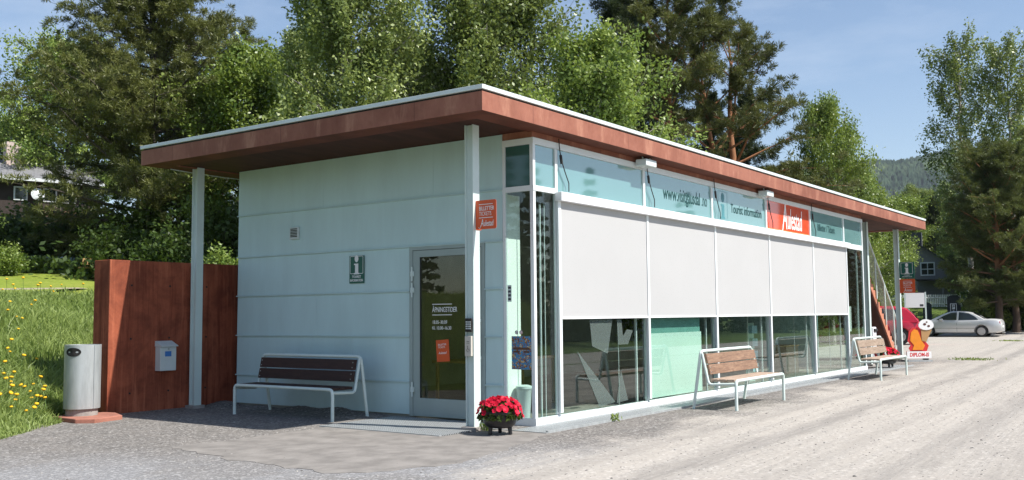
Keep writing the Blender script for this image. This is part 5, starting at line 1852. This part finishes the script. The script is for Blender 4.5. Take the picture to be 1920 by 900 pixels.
# ------------------------------------------------------------------ right background
x_, y_ = at(1711, 47)
t = thing('info_board', 'blank white information board on two posts behind the red car', 'board', (x_, y_, h1(x_, y_)), rad(-66))
MB().box(-.42, .42, -.03, .03, 1.62, 2.32).build('panel', MT['white'], t)
for sx_ in (-.46, .46):
    MB().box(sx_ - .03, sx_ + .03, -.035, .035, -.1, 2.36).build('post', MT['steel'], t)
MB().box(.20, .36, -.034, -.0305, 1.68, 1.78).build('picture', MT['darkboard'], t)
x_, y_ = at(1783, 61)
t = thing('notice_board', 'dark grey rounded-top board behind the silver car', 'board', (x_, y_, h1(x_, y_)), rad(-83))
q = MB(); q.prism([(-.38, 0), (.38, 0), (.38, 2.0)] + [(.38 * math.cos(a), 2.0 + .22 * math.sin(a)) for a in [math.pi * k / 10 for k in range(1, 10)]] + [(-.38, 2.0)], .12, facing_front(0, .06, 0))
q.build('panel', MT['darkboard'], t)
x_, y_ = at(1733, 61)
t = thing('notice_board', 'smaller dark board between the info board and the picket fence', 'board', (x_, y_, h1(x_, y_)), rad(-83))
q = MB(); q.prism([(-.25, 0), (.25, 0), (.25, 1.55)] + [(.25 * math.cos(a), 1.55 + .2 * math.sin(a)) for a in [math.pi * k / 8 for k in range(1, 8)]] + [(-.25, 1.55)], .12, facing_front(0, .06, 0))
q.build('panel', MT['darkboard'], t)
x_, y_ = at(1782, 57)
t = thing('parking_sign', 'small black and white parking sign behind the silver car', 'sign', (x_, y_, h1(x_, y_)), rad(-83))
MB().tube([(0, .03, -.1), (0, .03, 1.5)], .03, 8).build('post', MT['galv'], t)
MB().box(-.17, .17, -.01, .01, 1.27, 1.85).build('plate', MT['white'], t)
MB().box(-.14, .14, -.013, -.0105, 1.31, 1.82).build('panel', MT['black'], t)
MB().box(-.075, .075, -.016, -.0132, 1.52, 1.79).build('white_field', MT['white'], t)
lettering('lettering', [('P', .24, facing_front(0, -.0165, 1.655), 'CENTER', 0, .9, .004)], MT['black'], t)
lettering('arrow', [MB().prism([(-.07, 0), (0, .06), (0, .025), (.07, .025), (.07, -.025), (0, -.025), (0, -.06)], .002, facing_front(0, -.0135, 1.41))], MT['white'], t)

# picket fence
xa, ya = at(1640, 70); xb, yb = at(1842, 70)
t = thing('picket_fence', 'white picket fence in front of the grey gabled house', 'fence')
nP = 62
q = MB()
for k in range(nP):
    f_ = k / (nP - 1); x_ = xa + (xb - xa) * f_; y_ = ya + (yb - ya) * f_; z_ = h1(x_, y_)
    M_ = Matrix.Translation((x_, y_, z_)) @ Matrix.Rotation(math.atan2(yb - ya, xb - xa), 4, 'Z')
    q.box(-.035, .035, -.012, .012, .08, .95, M_)
q.build('pickets', MT['fencewhite'], t)
q = MB()
for hz in (.28, .72):
    q.tube([(xa, ya, h1(xa, ya) + hz), ((xa + xb) / 2, (ya + yb) / 2, h1((xa + xb) / 2, (ya + yb) / 2) + hz), (xb, yb, h1(xb, yb) + hz)], .035, 6)
q.build('rail', MT['fencewhite'], t)

# grey gabled house
x_, y_ = at(1712, 80)
hz = h1(x_, y_)
t = thing('gabled_house', 'grey gabled house with dark veranda behind the picket fence', 'house', (x_, y_, hz), rad(-82))
q = MB(); q.prism([(-3.6, 0), (3.2, 0), (3.2, 2.4), (0, 4.55), (-3.6, 2.2)], 7.0, Matrix.Translation((0, 7.0, 0)) @ Matrix.Rotation(rad(90), 4, 'X'))
q.build('wall', MT['housegrey'], t)
q = MB()
for s, ex, ez in ((1, 3.7, 2.02), (-1, -4.1, 1.8)):
    q.add([(0, -.4, 4.75), (0, 7.4, 4.75), (ex, 7.4, ez + .12), (ex, -.4, ez + .12), (0, -.4, 4.60), (0, 7.4, 4.60), (ex, 7.4, ez), (ex, -.4, ez)],
          [(0, 1, 2, 3), (4, 5, 6, 7), (0, 1, 5, 4), (1, 2, 6, 5), (2, 3, 7, 6), (3, 0, 4, 7)])
rf = q.build('roof', MT['darkroof'], t)
MB().box(-.4, .4, 2.6, 3.4, 3.9, 5.6).build('chimney', MT['darkboard'], rf)
w_ = MB().box(.45, 1.55, -.05, -.002, 1.85, 2.95).build('window', MT['fencewhite'], t)
MB().box(.55, .97, -.056, -.051, 1.95, 2.35).box(1.03, 1.45, -.056, -.051, 1.95, 2.35).box(.55, .97, -.056, -.051, 2.42, 2.85).box(1.03, 1.45, -.056, -.051, 2.42, 2.85).build('pane', MT['carglass'], w_)
vr = MB().box(.2, 6.4, -2.2, -.06, 1.42, 1.52).build('veranda', MT['darkroof'], t)
for k in (.3, 2.2, 4.2, 6.3):
    MB().box(k - .06, k + .06, -2.15, -2.03, -.3, 1.418).build('post', MT['housegrey'], vr)
MB().box(3.3, 6.4, -.06, 5, 0, 1.40).build('annex', MT['houseblack'], t)
q = MB(); q.add([(3.75, .0, 2.1), (6.9, .0, 2.9), (6.9, 5, 2.9), (3.75, 5, 2.1), (3.75, 0, 1.6), (6.9, 0, 1.6), (6.9, 5, 1.6), (3.75, 5, 1.6)], [(0, 1, 2, 3), (4, 5, 6, 7), (0, 1, 5, 4), (1, 2, 6, 5), (2, 3, 7, 6), (3, 0, 4, 7)])
q.build('annex_roof', MT['slate'], t)

# slate roofed house on the left slope
x_, y_ = at(20, 54)
hz = h1(x_, y_) - 1.0
t = thing('slate_house', 'dark timber house with slate roof, chimney and dish on the left slope', 'house', (x_, y_, 6.9), rad(-14))
MB().box(-6, 4.2, 0, 7, -2.6, 2.35).build('wall', MT['houseblack'], t)
q = MB()
q.add([(-6.6, -.7, 2.35), (4.7, -.7, 2.35), (4.7, 3.5, 3.85), (-6.6, 3.5, 3.85), (-6.6, 7.6, 2.35), (4.7, 7.6, 2.35), (-6.6, -.7, 2.22), (4.7, -.7, 2.22), (4.7, 7.6, 2.22), (-6.6, 7.6, 2.22)],
      [(0, 1, 2, 3), (3, 2, 5, 4), (0, 6, 7, 1), (1, 7, 8, 5, 2), (4, 5, 8, 9), (3, 4, 9, 6, 0), (6, 9, 8, 7)])
rf = q.build('roof', MT['slate'], t)
MB().box(.15, .95, 2.2, 3.0, 3.0, 4.75).build('chimney', MT['chimney'], rf)
MB().box(-6.6, 4.7, -.76, -.72, 2.18, 2.36).build('gutter', MT['fencewhite'], rf)
for wx in (.42, 1.95, 2.95):
    w_ = MB().box(wx - .36, wx + .36, -.06, -.002, 1.15, 1.92).build('window', MT['fencewhite'], t)
    MB().box(wx - .28, wx + .28, -.066, -.061, 1.23, 1.85).build('pane', MT['carglass'], w_)
ds = MB().lathe([(.001, .10), (.20, .085), (.36, .03), (.44, .0), (.43, -.01), (.2, .07)], 24).build('satellite_dish', MT['fencewhite'], t, smooth=50)
ds.matrix_local = Matrix.Translation((1.2, -.45, 1.50)) @ Matrix.Scale(.8, 4) @ Matrix.Rotation(rad(78), 4, 'X')
MB().tube([(1.2, 0, 1.3), (1.2, -.42, 1.46)], .03, 6).build('bracket', MT['galv'], t)
MB().box(1.2, 4.0, -1.6, -.07, -.3, .55).build('balcony', mat('brown_balcony', (.20, .11, .07), .8), t)

# wooden bench up on the lawn, its end showing past the red wall
x_, y_ = at(209, 33)
t = thing('lawn_bench', 'pale wooden plank bench whose end shows past the top of the red wall', 'bench', (x_, y_, h1(x_, y_)), rad(-8))
MB().box(-.88, .88, .16, .20, .50, .71).build('backrest', MT['woodtable'], t)
MB().box(-.85, .85, .24, .60, .40, .44).build('seat', MT['woodtable'], t)
for s in (-.35, .35):
    MB().box(s - .04, s + .04, .205, .235, .0, .68).box(s - .04, s + .04, .24, .58, -.05, .398).build('leg', MT['woodtable'], t)

# ------------------------------------------------------------------ summer haze
hm = bpy.data.materials.new('summer_haze')
g = NT(hm)
vol = g.n('VolumePrincipled', None, Color=(.80, .88, 1.0, 1), Density=0.00007)
o_ = g.t.nodes.new('ShaderNodeOutputMaterial')
g.t.links.new(vol.outputs[0], o_.inputs['Volume'])
hz_ = MB().box(-1300, 3000, -2400, 2700, -4, 470).build('haze', hm)
tag(hz_, 'thin summer haze in the air over the valley', 'haze', kind='stuff')
